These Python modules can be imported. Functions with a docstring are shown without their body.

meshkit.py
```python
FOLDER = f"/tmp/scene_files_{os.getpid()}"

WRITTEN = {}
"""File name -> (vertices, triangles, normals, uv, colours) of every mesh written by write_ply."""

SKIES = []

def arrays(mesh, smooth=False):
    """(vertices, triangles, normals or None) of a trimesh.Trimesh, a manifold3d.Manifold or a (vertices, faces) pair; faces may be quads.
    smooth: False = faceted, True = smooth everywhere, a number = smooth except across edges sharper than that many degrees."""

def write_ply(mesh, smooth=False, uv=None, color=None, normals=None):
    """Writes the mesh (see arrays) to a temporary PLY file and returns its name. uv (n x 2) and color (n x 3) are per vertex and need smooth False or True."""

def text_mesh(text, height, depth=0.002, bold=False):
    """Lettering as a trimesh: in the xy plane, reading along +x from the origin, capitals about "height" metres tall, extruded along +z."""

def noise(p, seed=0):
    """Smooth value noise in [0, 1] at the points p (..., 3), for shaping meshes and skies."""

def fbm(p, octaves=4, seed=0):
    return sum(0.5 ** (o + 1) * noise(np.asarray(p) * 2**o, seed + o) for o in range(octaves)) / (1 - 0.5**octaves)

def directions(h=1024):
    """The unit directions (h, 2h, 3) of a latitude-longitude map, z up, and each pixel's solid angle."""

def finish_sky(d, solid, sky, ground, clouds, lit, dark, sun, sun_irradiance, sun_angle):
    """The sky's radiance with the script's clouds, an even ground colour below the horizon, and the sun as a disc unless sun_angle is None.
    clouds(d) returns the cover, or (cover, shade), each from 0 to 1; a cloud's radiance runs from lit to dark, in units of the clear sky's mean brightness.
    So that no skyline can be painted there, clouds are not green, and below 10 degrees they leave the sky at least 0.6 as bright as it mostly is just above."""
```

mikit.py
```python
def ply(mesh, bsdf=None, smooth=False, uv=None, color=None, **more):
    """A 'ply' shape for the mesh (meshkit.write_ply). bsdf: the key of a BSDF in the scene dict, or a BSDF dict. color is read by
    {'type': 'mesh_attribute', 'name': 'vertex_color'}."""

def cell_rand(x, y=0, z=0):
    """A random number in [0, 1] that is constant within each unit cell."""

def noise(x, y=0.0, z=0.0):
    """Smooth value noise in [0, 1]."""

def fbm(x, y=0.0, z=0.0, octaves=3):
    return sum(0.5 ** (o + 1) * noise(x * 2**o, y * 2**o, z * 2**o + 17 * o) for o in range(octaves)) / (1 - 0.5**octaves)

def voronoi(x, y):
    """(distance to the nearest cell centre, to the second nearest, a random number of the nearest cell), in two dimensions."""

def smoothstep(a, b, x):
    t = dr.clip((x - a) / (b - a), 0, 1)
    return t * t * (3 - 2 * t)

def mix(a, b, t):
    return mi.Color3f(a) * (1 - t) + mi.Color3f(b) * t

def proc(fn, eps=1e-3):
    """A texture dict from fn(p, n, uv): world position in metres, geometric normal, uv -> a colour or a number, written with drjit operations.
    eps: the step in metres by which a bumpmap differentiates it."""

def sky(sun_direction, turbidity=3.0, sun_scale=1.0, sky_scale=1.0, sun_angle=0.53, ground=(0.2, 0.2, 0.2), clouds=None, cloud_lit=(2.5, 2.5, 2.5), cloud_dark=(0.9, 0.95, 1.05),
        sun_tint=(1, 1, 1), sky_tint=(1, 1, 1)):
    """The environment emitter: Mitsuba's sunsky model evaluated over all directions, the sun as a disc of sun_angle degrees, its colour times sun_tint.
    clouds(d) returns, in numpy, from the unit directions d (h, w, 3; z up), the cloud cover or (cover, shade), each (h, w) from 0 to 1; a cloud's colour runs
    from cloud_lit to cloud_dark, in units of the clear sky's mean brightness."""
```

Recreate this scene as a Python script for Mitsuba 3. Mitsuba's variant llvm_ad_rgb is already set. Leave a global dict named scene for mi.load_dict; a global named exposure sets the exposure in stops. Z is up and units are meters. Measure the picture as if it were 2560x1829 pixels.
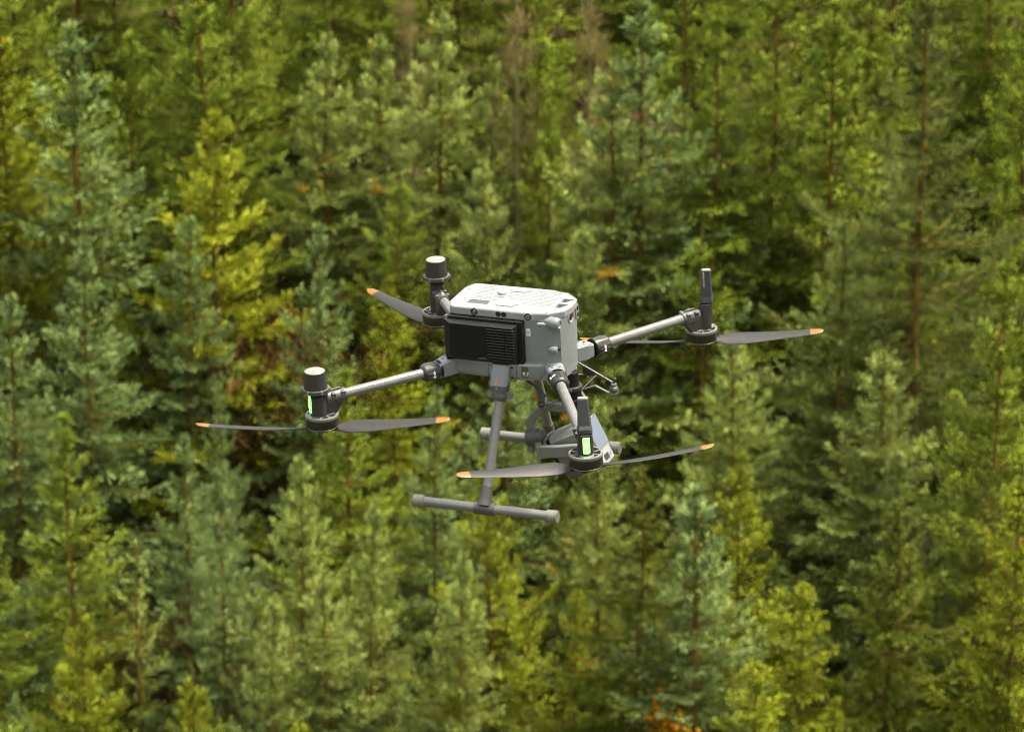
import math, random
import numpy as np, trimesh, mitsuba as mi, mikit, meshkit
import manifold3d as m3
from mikit import proc, noise, fbm, smoothstep, mix

rng = np.random.default_rng(20240)
T = mi.ScalarTransform4f
scene, labels = {}, {}

# ---------------------------------------------------------------- camera, sky, exposure
EYE = np.array([0.0, 0.0, 40.0])
PITCH = math.radians(21.0)
FWD = np.array([0.0, math.cos(PITCH), -math.sin(PITCH)])
scene['camera'] = {'type': 'thinlens', 'fov': 16.19, 'fov_axis': 'x', 'aperture_radius': 0.0054, 'focus_distance': 7.62,
                   'near_clip': 0.5, 'far_clip': 2500.0,
                   'to_world': T().look_at(origin=EYE.tolist(), target=(EYE + FWD * 10).tolist(), up=[0, 0, 1])}
scene['daylight'] = mikit.sky((0.36, 0.14, 0.92), turbidity=4, sun_scale=0.3, sun_angle=15, sun_tint=(0.95, 1.0, 1.05), ground=(0.05, 0.06, 0.02),
                              clouds=lambda d: (1.0, (1 - np.clip(d[..., 2], 0, 1)) ** 1.2),      # overcast: brightest overhead, as such skies are
                              cloud_lit=(0.75, 0.76, 0.75), cloud_dark=(0.11, 0.115, 0.12))
exposure = 5.0

# ---------------------------------------------------------------- mesh helpers
def fin(m):
    """manifold -> trimesh"""
    g = m.to_mesh()
    return trimesh.Trimesh(np.array(g.vert_properties[:, :3]), np.array(g.tri_verts), process=False)

def hull(pts):
    return fin(m3.Manifold.hull_points(np.asarray(pts, float)))

def cat(*ms):
    ms = [m for m in ms if m is not None]
    return trimesh.util.concatenate(ms) if len(ms) > 1 else ms[0]

def boxc(lo, hi, b=0.001):
    """a box from corner lo to corner hi with chamfered edges"""
    lo, hi = np.array(lo, float), np.array(hi, float)
    c, h = (lo + hi) / 2, (hi - lo) / 2
    b = min(b, 0.45 * h.min())
    P = []
    for s in np.ndindex(2, 2, 2):
        s = np.array(s) * 2 - 1
        for k in range(3):
            q = h.copy() - b
            q[k] = h[k]
            P.append(c + s * q)
    return hull(P)

def frame_of(d, up=(0, 0, 1)):
    d = np.asarray(d, float) / np.linalg.norm(d)
    a = np.cross(up, d)
    if np.linalg.norm(a) < 1e-4:
        a = np.cross((0, 1, 0), d)
    a /= np.linalg.norm(a)
    return a, np.cross(d, a), d

def lathe(p0, d, prof, n=40):
    """a solid of revolution about the axis p0 + d; prof: list of (distance along d, radius), closed at both ends"""
    a, b, d = frame_of(d)
    p0 = np.asarray(p0, float)
    th = np.arange(n) * 2 * np.pi / n
    ring = np.cos(th)[:, None] * a + np.sin(th)[:, None] * b
    V = [p0 + d * s + ring * r for s, r in prof]
    v = np.vstack(V + [[p0 + d * prof[0][0]], [p0 + d * prof[-1][0]]])
    F, k, m = [], np.arange(n), len(prof)
    for i in range(m - 1):
        q0, q1, q2, q3 = i * n + k, i * n + (k + 1) % n, (i + 1) * n + (k + 1) % n, (i + 1) * n + k
        F += [np.stack([q0, q1, q2], 1), np.stack([q0, q2, q3], 1)]
    F += [np.stack([np.full(n, m * n), (k + 1) % n, k], 1), np.stack([np.full(n, m * n + 1), (m - 1) * n + k, (m - 1) * n + (k + 1) % n], 1)]
    return trimesh.Trimesh(v, np.vstack(F), process=False)

def cyl(p0, p1, r0, r1=None, bev=0.0, n=40):
    p0, p1 = np.asarray(p0, float), np.asarray(p1, float)
    L = np.linalg.norm(p1 - p0)
    r1 = r0 if r1 is None else r1
    if bev:
        return lathe(p0, p1 - p0, [(0, r0 - bev), (bev, r0), (L - bev, r1), (L, r1 - bev)], n)
    return lathe(p0, p1 - p0, [(0, r0), (L, r1)], n)

def prism(poly, z0, z1, bt=0.0, bb=0.0):
    """a convex plan polygon between two heights, its top and bottom edges cut back by bt, bb (several steps make them round)"""
    import shapely
    pg = shapely.Polygon(poly)
    P = []
    def ring(ins, z):
        q = pg.buffer(-ins, join_style='mitre') if ins else pg
        for x, y in np.array(q.exterior.coords)[:-1]:
            P.append((x, y, z))
    for t in (range(0, 91, 10) if bt else (0,)):
        a = math.radians(t)
        ring(bt * (1 - math.cos(a)), z1 - bt * (1 - math.sin(a)))
    for t in ((0, 45, 90) if bb else (0,)):
        a = math.radians(t)
        ring(bb * (1 - math.cos(a)), z0 + bb * (1 - math.sin(a)))
    return hull(P)

def bar(pts, w, t, wdir=(0, 1, 0)):
    """a flat bar along a polyline: width w along wdir, thickness t across"""
    pts = [np.asarray(p, float) for p in pts]
    wdir = np.asarray(wdir, float) / np.linalg.norm(wdir)
    out = []
    for p, q in zip(pts[:-1], pts[1:]):
        d = (q - p) / np.linalg.norm(q - p)
        n = np.cross(d, wdir)
        n /= np.linalg.norm(n)
        P = []
        for c, s in ((p, -1), (q, 1)):
            c = c + d * s * t * 0.35
            for i in (-1, 1):
                for j in (-1, 1):
                    P += [c + wdir * i * w / 2 + n * j * (t / 2 - t * 0.15), c + wdir * i * (w / 2 - t * 0.15) + n * j * t / 2]
        out.append(m3.Manifold.hull_points(np.array(P)))
    m = out[0]
    for o in out[1:]:
        m = m + o
    return fin(m)

def sub(a, *bs):
    """boolean difference of trimeshes"""
    def mani(t):
        t = trimesh.Trimesh(t.vertices, t.faces)
        t.merge_vertices()
        return m3.Manifold(m3.Mesh(np.asarray(t.vertices, np.float32), np.asarray(t.faces, np.uint32)))
    m = mani(a)
    for b in bs:
        m = m - mani(b)
    return fin(m)

_count = {}
def number(key):
    n = _count.get(key, 0)
    _count[key] = n + 1
    return key if n == 0 else f'{key}_{n:03d}'

# ---------------------------------------------------------------- materials
def mat(name, **k):
    scene[name] = {'type': 'twosided', 'bsdf': {'type': 'principled', **k}}
    return name
def rgb(*c):
    return {'type': 'rgb', 'value': list(c)}
# ================================================================ the drone, in its own frame: x forward, y to its left, z up
GRIT = proc(lambda p, n, uv: 0.42 + 0.16 * fbm(p.x * 160, p.y * 160, p.z * 160, 3))
def speck(c, amt, f=55.0):
    """an even plastic colour with faint handling marks and dust specks"""
    def fn(p, n, uv):
        a = fbm(p.x * f, p.y * f, p.z * f, 4)
        b = noise(p.x * 420, p.y * 420, p.z * 420)
        return mi.Color3f(*c) * (1 - amt + 2 * amt * a) * (1.0 - 0.25 * smoothstep(0.86, 0.97, b))
    return proc(fn)
mat('shell_plastic', base_color=speck((0.142, 0.159, 0.162), 0.10), roughness=0.42, specular=0.5)
mat('lid_plastic', base_color=speck((0.195, 0.209, 0.21), 0.06), roughness=0.42, specular=0.5)
mat('black_plastic', base_color=speck((0.00473, 0.00488, 0.00511), 0.25), roughness=0.5, specular=0.3)
mat('battery_plastic', base_color=speck((0.0075, 0.0082, 0.0082), 0.2), roughness=0.4, specular=0.2)
mat('dark_plastic', base_color=speck((0.022, 0.0225, 0.020), 0.16), roughness=0.4, specular=0.5)
mat('antenna_plastic', base_color=speck((0.0394, 0.044, 0.0456), 0.12), roughness=0.42, specular=0.5)
mat('frame_grey', base_color=speck((0.114, 0.12, 0.109), 0.12), roughness=0.4, specular=0.5)
mat('mid_grey', base_color=speck((0.052, 0.055, 0.050), 0.12), roughness=0.42, specular=0.5)
mat('motor_metal', base_color=speck((0.0075, 0.007, 0.006), 0.2), roughness=0.35, specular=0.6)
mat('ring_metal', base_color=speck((0.118, 0.12, 0.109), 0.15), roughness=0.4, specular=0.5)
mat('steel', base_color=rgb(0.55, 0.54, 0.5), roughness=0.28, metallic=1.0)
mat('rubber', base_color=rgb(0.012, 0.012, 0.012), roughness=0.6, specular=0.3)
mat('cream', base_color=rgb(0.22, 0.2, 0.125), roughness=0.5)
mat('white_print', base_color=rgb(0.62, 0.63, 0.61), roughness=0.5)
mat('pink_print', base_color=rgb(0.5, 0.12, 0.15), roughness=0.5)
mat('lit_top_plastic', base_color=speck((0.15, 0.151, 0.142), 0.08), roughness=0.4, specular=0.5)  # antenna plastic made paler, standing in for light from overhead
mat('lens_glass', base_color=rgb(0.01, 0.01, 0.012), roughness=0.08, specular=0.6)
mat('iris', base_color=rgb(0.2, 0.2, 0.18), roughness=0.2, metallic=0.7)
mat('red_lens', base_color=rgb(0.03, 0.006, 0.008), roughness=0.1, specular=0.6)
mat('coated_window', base_color=rgb(0.82, 0.91, 1.0), roughness=0.03, metallic=1.0)
mat('display_glass', base_color=rgb(0.045, 0.048, 0.046), roughness=0.2, specular=0.5)
mat('blade_carbon', base_color=speck((0.016, 0.016, 0.0155), 0.2, 120), roughness=0.5, specular=0.35)
mat('tip_orange', base_color=speck((0.181, 0.067, 0.00236), 0.2, 90), roughness=0.45)
def weave(p, n, uv):
    a = p.x * 1500 + p.z * 500
    b = p.y * 1500 - p.z * 500
    tw = dr.sin(a) * dr.sin(b)
    return mi.Color3f(0.115, 0.118, 0.112) * (0.86 + 0.12 * tw + 0.25 * fbm(p.x * 70, p.y * 70, p.z * 70, 2))
import drjit as dr
mat('carbon_tube', base_color=proc(weave), roughness=0.27, specular=0.5)

# pose: camera frame (right, down, forward) of the drone, and the camera frame in the world
DR = np.array([[0.9301747, 0.36456605, -0.04320445], [0.09478106, -0.35217641, -0.93112208], [-0.35467109, 0.86201123, -0.36213954]])
DT = np.array([-0.01474138, 0.0444974, 7.68679318])
CW = np.array([[1, 0, 0], [0, -math.sin(PITCH), math.cos(PITCH)], [0, -math.cos(PITCH), -math.sin(PITCH)]])
POSE = np.eye(4)
POSE[:3, :3], POSE[:3, 3] = CW @ DR, EYE + CW @ DT
POSE = POSE.tolist()
DRONE = 'quadcopter_drone'
labels[DRONE] = {'label': 'pale grey four-armed drone hovering above the conifers with a camera slung under its nose', 'category': 'drone'}

def part(name, mesh, material, parent=DRONE, smooth=32, label=None, emit=None):
    key = number(parent + '__' + name)
    d = mikit.ply(mesh, material, smooth=smooth, to_world=T(POSE))
    if emit:
        d['emitter'] = {'type': 'area', 'radiance': rgb(*emit)}
    scene[key] = d
    if label:
        labels[key] = {'label': label}
    return key

V = np.array
ZT = 0.2035
def disc(c, d, r, h, n=24):
    c, d = V(c, float), V(d, float)
    d = d / np.linalg.norm(d)
    return cyl(c - d * h, c + d * h, r, n=n)

# ---- body shell: walls, lower ledge, corner blocks
wall_poly = [(-0.092, -0.064), (0.118, -0.07), (0.151, -0.049), (0.157, -0.02), (0.157, 0.02), (0.151, 0.049), (0.118, 0.07), (-0.092, 0.064)]
ledge_poly = [(-0.09, -0.085), (0.072, -0.085), (0.106, -0.078), (0.148, -0.052), (0.1545, -0.02), (0.1545, 0.02), (0.148, 0.052), (0.106, 0.078), (0.072, 0.085), (-0.09, 0.085)]
shell = cat(prism(wall_poly, 0.052, 0.186), prism(ledge_poly, 0.05, 0.0905, 0.006, 0.014))
body = part('body_shell', shell, 'shell_plastic', smooth=40)
# seams and screws of the ledge, its print
for x in (-0.0005, 0.0626):
    part('seam', boxc((x - 0.0004, -0.0855, 0.052), (x + 0.0004, -0.0845, 0.086), 0.0001), 'black_plastic', body)
for x, z in ((0.0076, 0.0815), (0.0531, 0.081), (0.0535, 0.0585), (0.008, 0.0575)):
    part('screw', lathe((x, -0.0852, z), (0, -1, 0), [(0, 0.0026), (0.0006, 0.0026), (0.0006, 0.0014), (0.0002, 0.0012)], 16), 'black_plastic', body)
part('print_patch', boxc((0.0735, -0.0853, 0.0605), (0.0715 + 0.0175, -0.0848, 0.0865), 0.0002), 'mid_grey', body)
def text_on(s, h, at, right, up, name, parent, material='white_print'):
    m = meshkit.text_mesh(s, h, 0.0003)
    a, b = V(right, float), V(up, float)
    a, b = a / np.linalg.norm(a), b / np.linalg.norm(b)
    c = np.cross(a, b)
    v = np.asarray(m.vertices)
    return part(name, trimesh.Trimesh(V(at) + v[:, :1] * a + v[:, 1:2] * b + v[:, 2:] * c, m.faces, process=False), material, parent, smooth=False)
text_on('97', 0.0088, (0.0757, -0.0854, 0.0655), (1, 0, 0), (0, 0, 1), 'lettering', body)
# white sticker on the wall with its dark scribble
part('sticker', boxc((0.0822, -0.0693, 0.1505), (0.0918, -0.0683, 0.1665), 0.0003), 'white_print', body)
for x0, x1, z0, z1 in ((0.0845, 0.0852, 0.154, 0.163), (0.0868, 0.0875, 0.153, 0.162), (0.0845, 0.0893, 0.1573, 0.158), (0.0888, 0.0895, 0.154, 0.16)):
    part('mark', boxc((x0, -0.0697, z0), (x1, -0.069, z1), 0.0001), 'black_plastic', body)
# vertical joint of the nose shell
part('seam', boxc((0.1503, -0.0496, 0.093), (0.15085, -0.0490, 0.183), 0.0001), 'mid_grey', body)
# small antenna stub, side bump with its screw, conical side sensor, nose camera, twin sensors
part('stub', cat(lathe((0.108, -0.0712, 0.1792), (1, 0.06, 0.04), [(0, 0.002), (0.003, 0.0042), (0.017, 0.0044), (0.0175, 0.003)]), cyl((0.124, -0.0705, 0.1797), (0.1295, -0.07, 0.18), 0.0024, bev=0.0006)), 'lid_plastic', body)
part('bump', lathe((0.128, -0.068, 0.1245), (0.83, 0.1, -0.1), [(0, 0.002), (0.004, 0.0058), (0.012, 0.0075), (0.02, 0.0078), (0.0215, 0.006)]), 'shell_plastic', body)
part('screw', cyl((0.1475, -0.0575, 0.1225), (0.153, -0.0565, 0.122), 0.0028), 'black_plastic', body)
cone = part('sensor_cone', lathe((0.122, -0.06, 0.183), (0.85, -0.12, -0.05), [(0, 0.008), (0.012, 0.0125), (0.028, 0.013), (0.034, 0.0108), (0.035, 0.0085), (0.032, 0.0078)]), 'shell_plastic', body)
nose = part('nose_camera', lathe((0.148, -0.006, 0.1765), (1, -0.12, 0), [(0, 0.016), (0.008, 0.0145), (0.0125, 0.0128), (0.0135, 0.0115), (0.013, 0.0098), (0.0095, 0.009), (0.0093, 0.0002)]), 'lid_plastic')
part('lens', lathe((0.157, -0.0071, 0.1765), (1, -0.12, 0), [(0, 0.0088), (0.0012, 0.0085), (0.0022, 0.006), (0.0026, 0.001)]), 'red_lens', nose)
twin = part('front_sensor', hull(np.vstack([lathe((0.15, y, z), (1, 0.05, 0), [(0, 0.0105), (0.009, 0.0092)]).vertices for y, z in ((0.034, 0.1815), (0.036, 0.1675))])), 'lid_plastic')
for y, z in ((0.0345, 0.1815), (0.0365, 0.1675)):
    part('lens', lathe((0.1585, y, z), (1, 0.05, 0), [(0, 0.0062), (0.0012, 0.006), (0.0022, 0.0035), (0.0025, 0.0005)]), 'lens_glass', twin)

# ---- top cover
lid_poly = [(-0.1, -0.042), (-0.09, -0.067), (-0.08, -0.0725), (0.092, -0.0735), (0.13, -0.064), (0.158, -0.038), (0.1625, -0.012), (0.1625, 0.012), (0.158, 0.038), (0.13, 0.064), (0.092, 0.0735), (-0.08, 0.0725), (-0.09, 0.067), (-0.1, 0.042)]
lid = prism(lid_poly, 0.1835, ZT, 0.0055, 0.004)
cuts = [boxc((-0.059, -0.048, ZT - 0.0022), (-0.0125, -0.026, ZT + 0.01), 0.0003)]
for y0, y1 in ((0.004, 0.027), (-0.03, -0.004)):
    cuts.append(hull([(0.132, y0, ZT + .001), (0.132, y1, ZT + .001), (0.132, y0, ZT - 0.011), (0.132, y1, ZT - 0.011), (0.141, y0, ZT - 0.011), (0.141, y1, ZT - 0.011),
                      (0.144, y0, ZT + .001), (0.144, y1, ZT + .001), (0.156, y1, ZT + .001)]))
groove = []
for k in range(12):
    y = -0.0265 + k * 0.0080
    x0, x1 = -0.062, 0.124
    spans = [(x0, x1)]
    if y < -0.006: spans = [(x0 if y > -0.024 else -0.008, -0.004 if y > -0.02 else -0.006), (0.057, x1)]
    if 0.004 < y < 0.027: spans = [(x0, -0.019), (0.013, x1)]
    if y > 0.036: spans = [(x0, -0.01), (0.058, x1)]
    for a, b in spans:
        if b - a > 0.006:
            groove.append(boxc((a, y - 0.0011, ZT - 0.0009), (b, y + 0.0011, ZT + 0.004), 0.0003))
cover = part('top_cover', sub(lid, *cuts, *groove), 'lid_plastic', smooth=False, label='bright pale grey top cover with ribbed vents')
part('display', boxc((-0.0582, -0.0472, ZT - 0.0016), (-0.0133, -0.0268, ZT - 0.0006), 0.0003), 'display_glass', cover, label='dark strip display')
for s, y0, y1 in ((1, -0.0505, -0.0125), (1, 0.037, 0.0565)):
    part('latch', hull([(x, y, z) for x, y in ((0.001, y0 + .013), (0.009, y0), (0.042, y0), (0.052, y0 + .016), (0.044, y1), (0.004, y1)) for z in (ZT - .001, ZT + 0.0022)] +
                       [(x, y, ZT + 0.004) for x, y in ((0.006, y0 + .014), (0.011, y0 + .004), (0.04, y0 + .004), (0.046, y0 + .016), (0.041, y1 - .003), (0.008, y1 - .003))]), 'lid_plastic', cover, 25)
part('button', lathe((-0.003, 0.0155, ZT - .001), (0, 0, 1), [(0, 0.0155), (0.0025, 0.0150), (0.0028, 0.0105), (0.007, 0.0096), (0.0085, 0.008), (0.0088, 0.001)]), 'lid_plastic', cover, 35)
part('badge', lathe((-0.08, -0.0445, ZT - .001), (0, 0, 1), [(0, 0.0066), (0.0014, 0.0066), (0.0019, 0.0058), (0.0019, 0.0005)]), 'lid_plastic', cover)
for x, y in ((-0.0705, -0.058), (-0.0055, -0.0635), (0.058, -0.0625), (0.1265, -0.06), (0.0675, -0.028), (0.139, -0.0405), (0.138, 0.039), (0.066, 0.0525), (-0.085, 0.03)):
    part('screw', cyl((x, y, ZT - 0.004), (x, y, ZT + 0.0002), 0.0021, n=14), 'mid_grey', cover)
for x in (-0.0322, 0.0888):
    s = part('side_camera', lathe((x, -0.066, 0.1945), (0, -1, 0), [(0, 0.0082), (0.0082, 0.0078), (0.0088, 0.0066), (0.0076, 0.005), (0.007, 0.0045), (0.007, 0.0002)], 28), 'rubber', cover)
    part('lens', lathe((x, -0.0728, 0.1945), (0, -1, 0), [(0, 0.0044), (0.0008, 0.0036), (0.0013, 0.0005)], 20), 'iris', cover)
for x in (0.0224, 0.0350):
    part('range_sensor', lathe((x, -0.066, 0.1943), (0, -1, 0), [(0, 0.0064), (0.0079, 0.006), (0.0082, 0.0055), (0.0072, 0.0048), (0.0072, 0.0002)], 24), 'rubber', cover)

# ---- batteries, one in each side
def battery(sg):
    P = []
    for x in (-0.0955, 0.0685):
        for z in (0.0915, 0.1775):
            P += [(x, -0.0675, z), (x, -0.088, z)]
    for x, z in ((-0.0785, 0.1745), (0.0625, 0.1735), (-0.0805, 0.1), (0.0655, 0.1005)):
        P.append((x, -0.1, z))
    m = hull(P)
    cut = [boxc((0.0028, -0.102, 0.1025), (0.065, -0.0945, 0.1725), 0.0004)]
    m = sub(m, *cut)
    if sg > 0:
        m = trimesh.Trimesh(m.vertices * V([1, -1, 1]), m.faces[:, ::-1], process=False)
    b = part('battery', m, 'battery_plastic', smooth=25, label='black battery pack with a louvred right half')
    if sg < 0:
        for k in range(11):
            z = 0.1045 + k * 0.0063
            for x0, x1 in ((0.0032, 0.0435), (0.0455, 0.0646)):
                part('louvre', hull([(x, y, zz) for x in (x0, x1) for y, zz in ((-0.0948, z + 0.0012), (-0.0948, z + 0.0034), (-0.0997, z), (-0.0997, z + 0.0014))]), 'dark_plastic', b, False)
        part('louvre_post', boxc((0.0437, -0.0992, 0.1028), (0.0453, -0.0946, 0.1722), 0.0003), 'battery_plastic', b)
        part('catch', boxc((-0.0155, -0.1004, 0.1005), (0.003, -0.0985, 0.103), 0.0003), 'mid_grey', b)
    return b
battery(-1); battery(1)
part('battery_bay', boxc((-0.0905, -0.082, 0.0895), (0.0785, -0.064, 0.184), 0.001), 'black_plastic')
part('battery_bay', boxc((-0.0905, 0.064, 0.0895), (0.0785, 0.082, 0.184), 0.001), 'black_plastic')

# ---- arms: block, clamp, tube, mount, motor, propeller
def along(o, d, s, z, side=0.0):
    return V([o[0] + d[0] * s - d[1] * side, o[1] + d[1] * s + d[0] * side, z])

def blade_pair(hub, ang, pitch_sign, parent):
    """two blades at rest: root, broad middle, swept tip, twisted, coned upward"""
    R, hubr = 0.2665, 0.016
    st = [(hubr, .013, 24, .0055), (.03, .018, 23, .0045), (.06, .04, 20, .003), (.1, .043, 16, .0026), (.15, .037, 12, .0022), (.2, .03, 9, .0018), (.238, .0255, 7, .0015), (.2425, .025, 7, .0015), (.258, .02, 6, .0013), (.2635, .012, 6, .0011), (.2665, .005, 6, .0009)]
    for half in (0, math.pi):
        a = ang + half
        e, t = V([math.cos(a), math.sin(a), 0]), V([-math.sin(a), math.cos(a), 0]) * pitch_sign
        def sec(r, c, tw, th):
            tw = math.radians(tw)
            x = np.cos(np.linspace(0, 2 * np.pi, 15)[:-1])
            y = np.sin(np.linspace(0, 2 * np.pi, 15)[:-1])
            lx, lz = c * (x * 0.5 + 0.12), th * y * (0.75 + 0.25 * x) + 0.0016 * (1 - x * x)
            return hub + e * r + t[None] * (lx * math.cos(tw) - lz * math.sin(tw))[:, None] + V([0, 0, 1])[None] * (lx * math.sin(tw) + lz * math.cos(tw) + 0.0165 * (r / R) ** 2)[:, None]
        def loft(ss):
            n = 14
            v = np.vstack([sec(*s) for s in ss])
            F = []
            k = np.arange(n)
            for i in range(len(ss) - 1):
                q0, q1, q2, q3 = i * n + k, i * n + (k + 1) % n, (i + 1) * n + (k + 1) % n, (i + 1) * n + k
                F += [np.stack([q0, q1, q2], 1), np.stack([q0, q2, q3], 1)]
            for base in (0, (len(ss) - 1) * n):
                F.append(V([[base, base + i, base + i + 1] for i in range(1, n - 1)]))
            return trimesh.Trimesh(v, np.vstack(F), process=False)
        part('blade', loft(st[:7]), 'blade_carbon', parent, 50)
        part('blade_tip', loft(st[6:]), 'tip_orange', parent, 50, label='orange blade tip')

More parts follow.
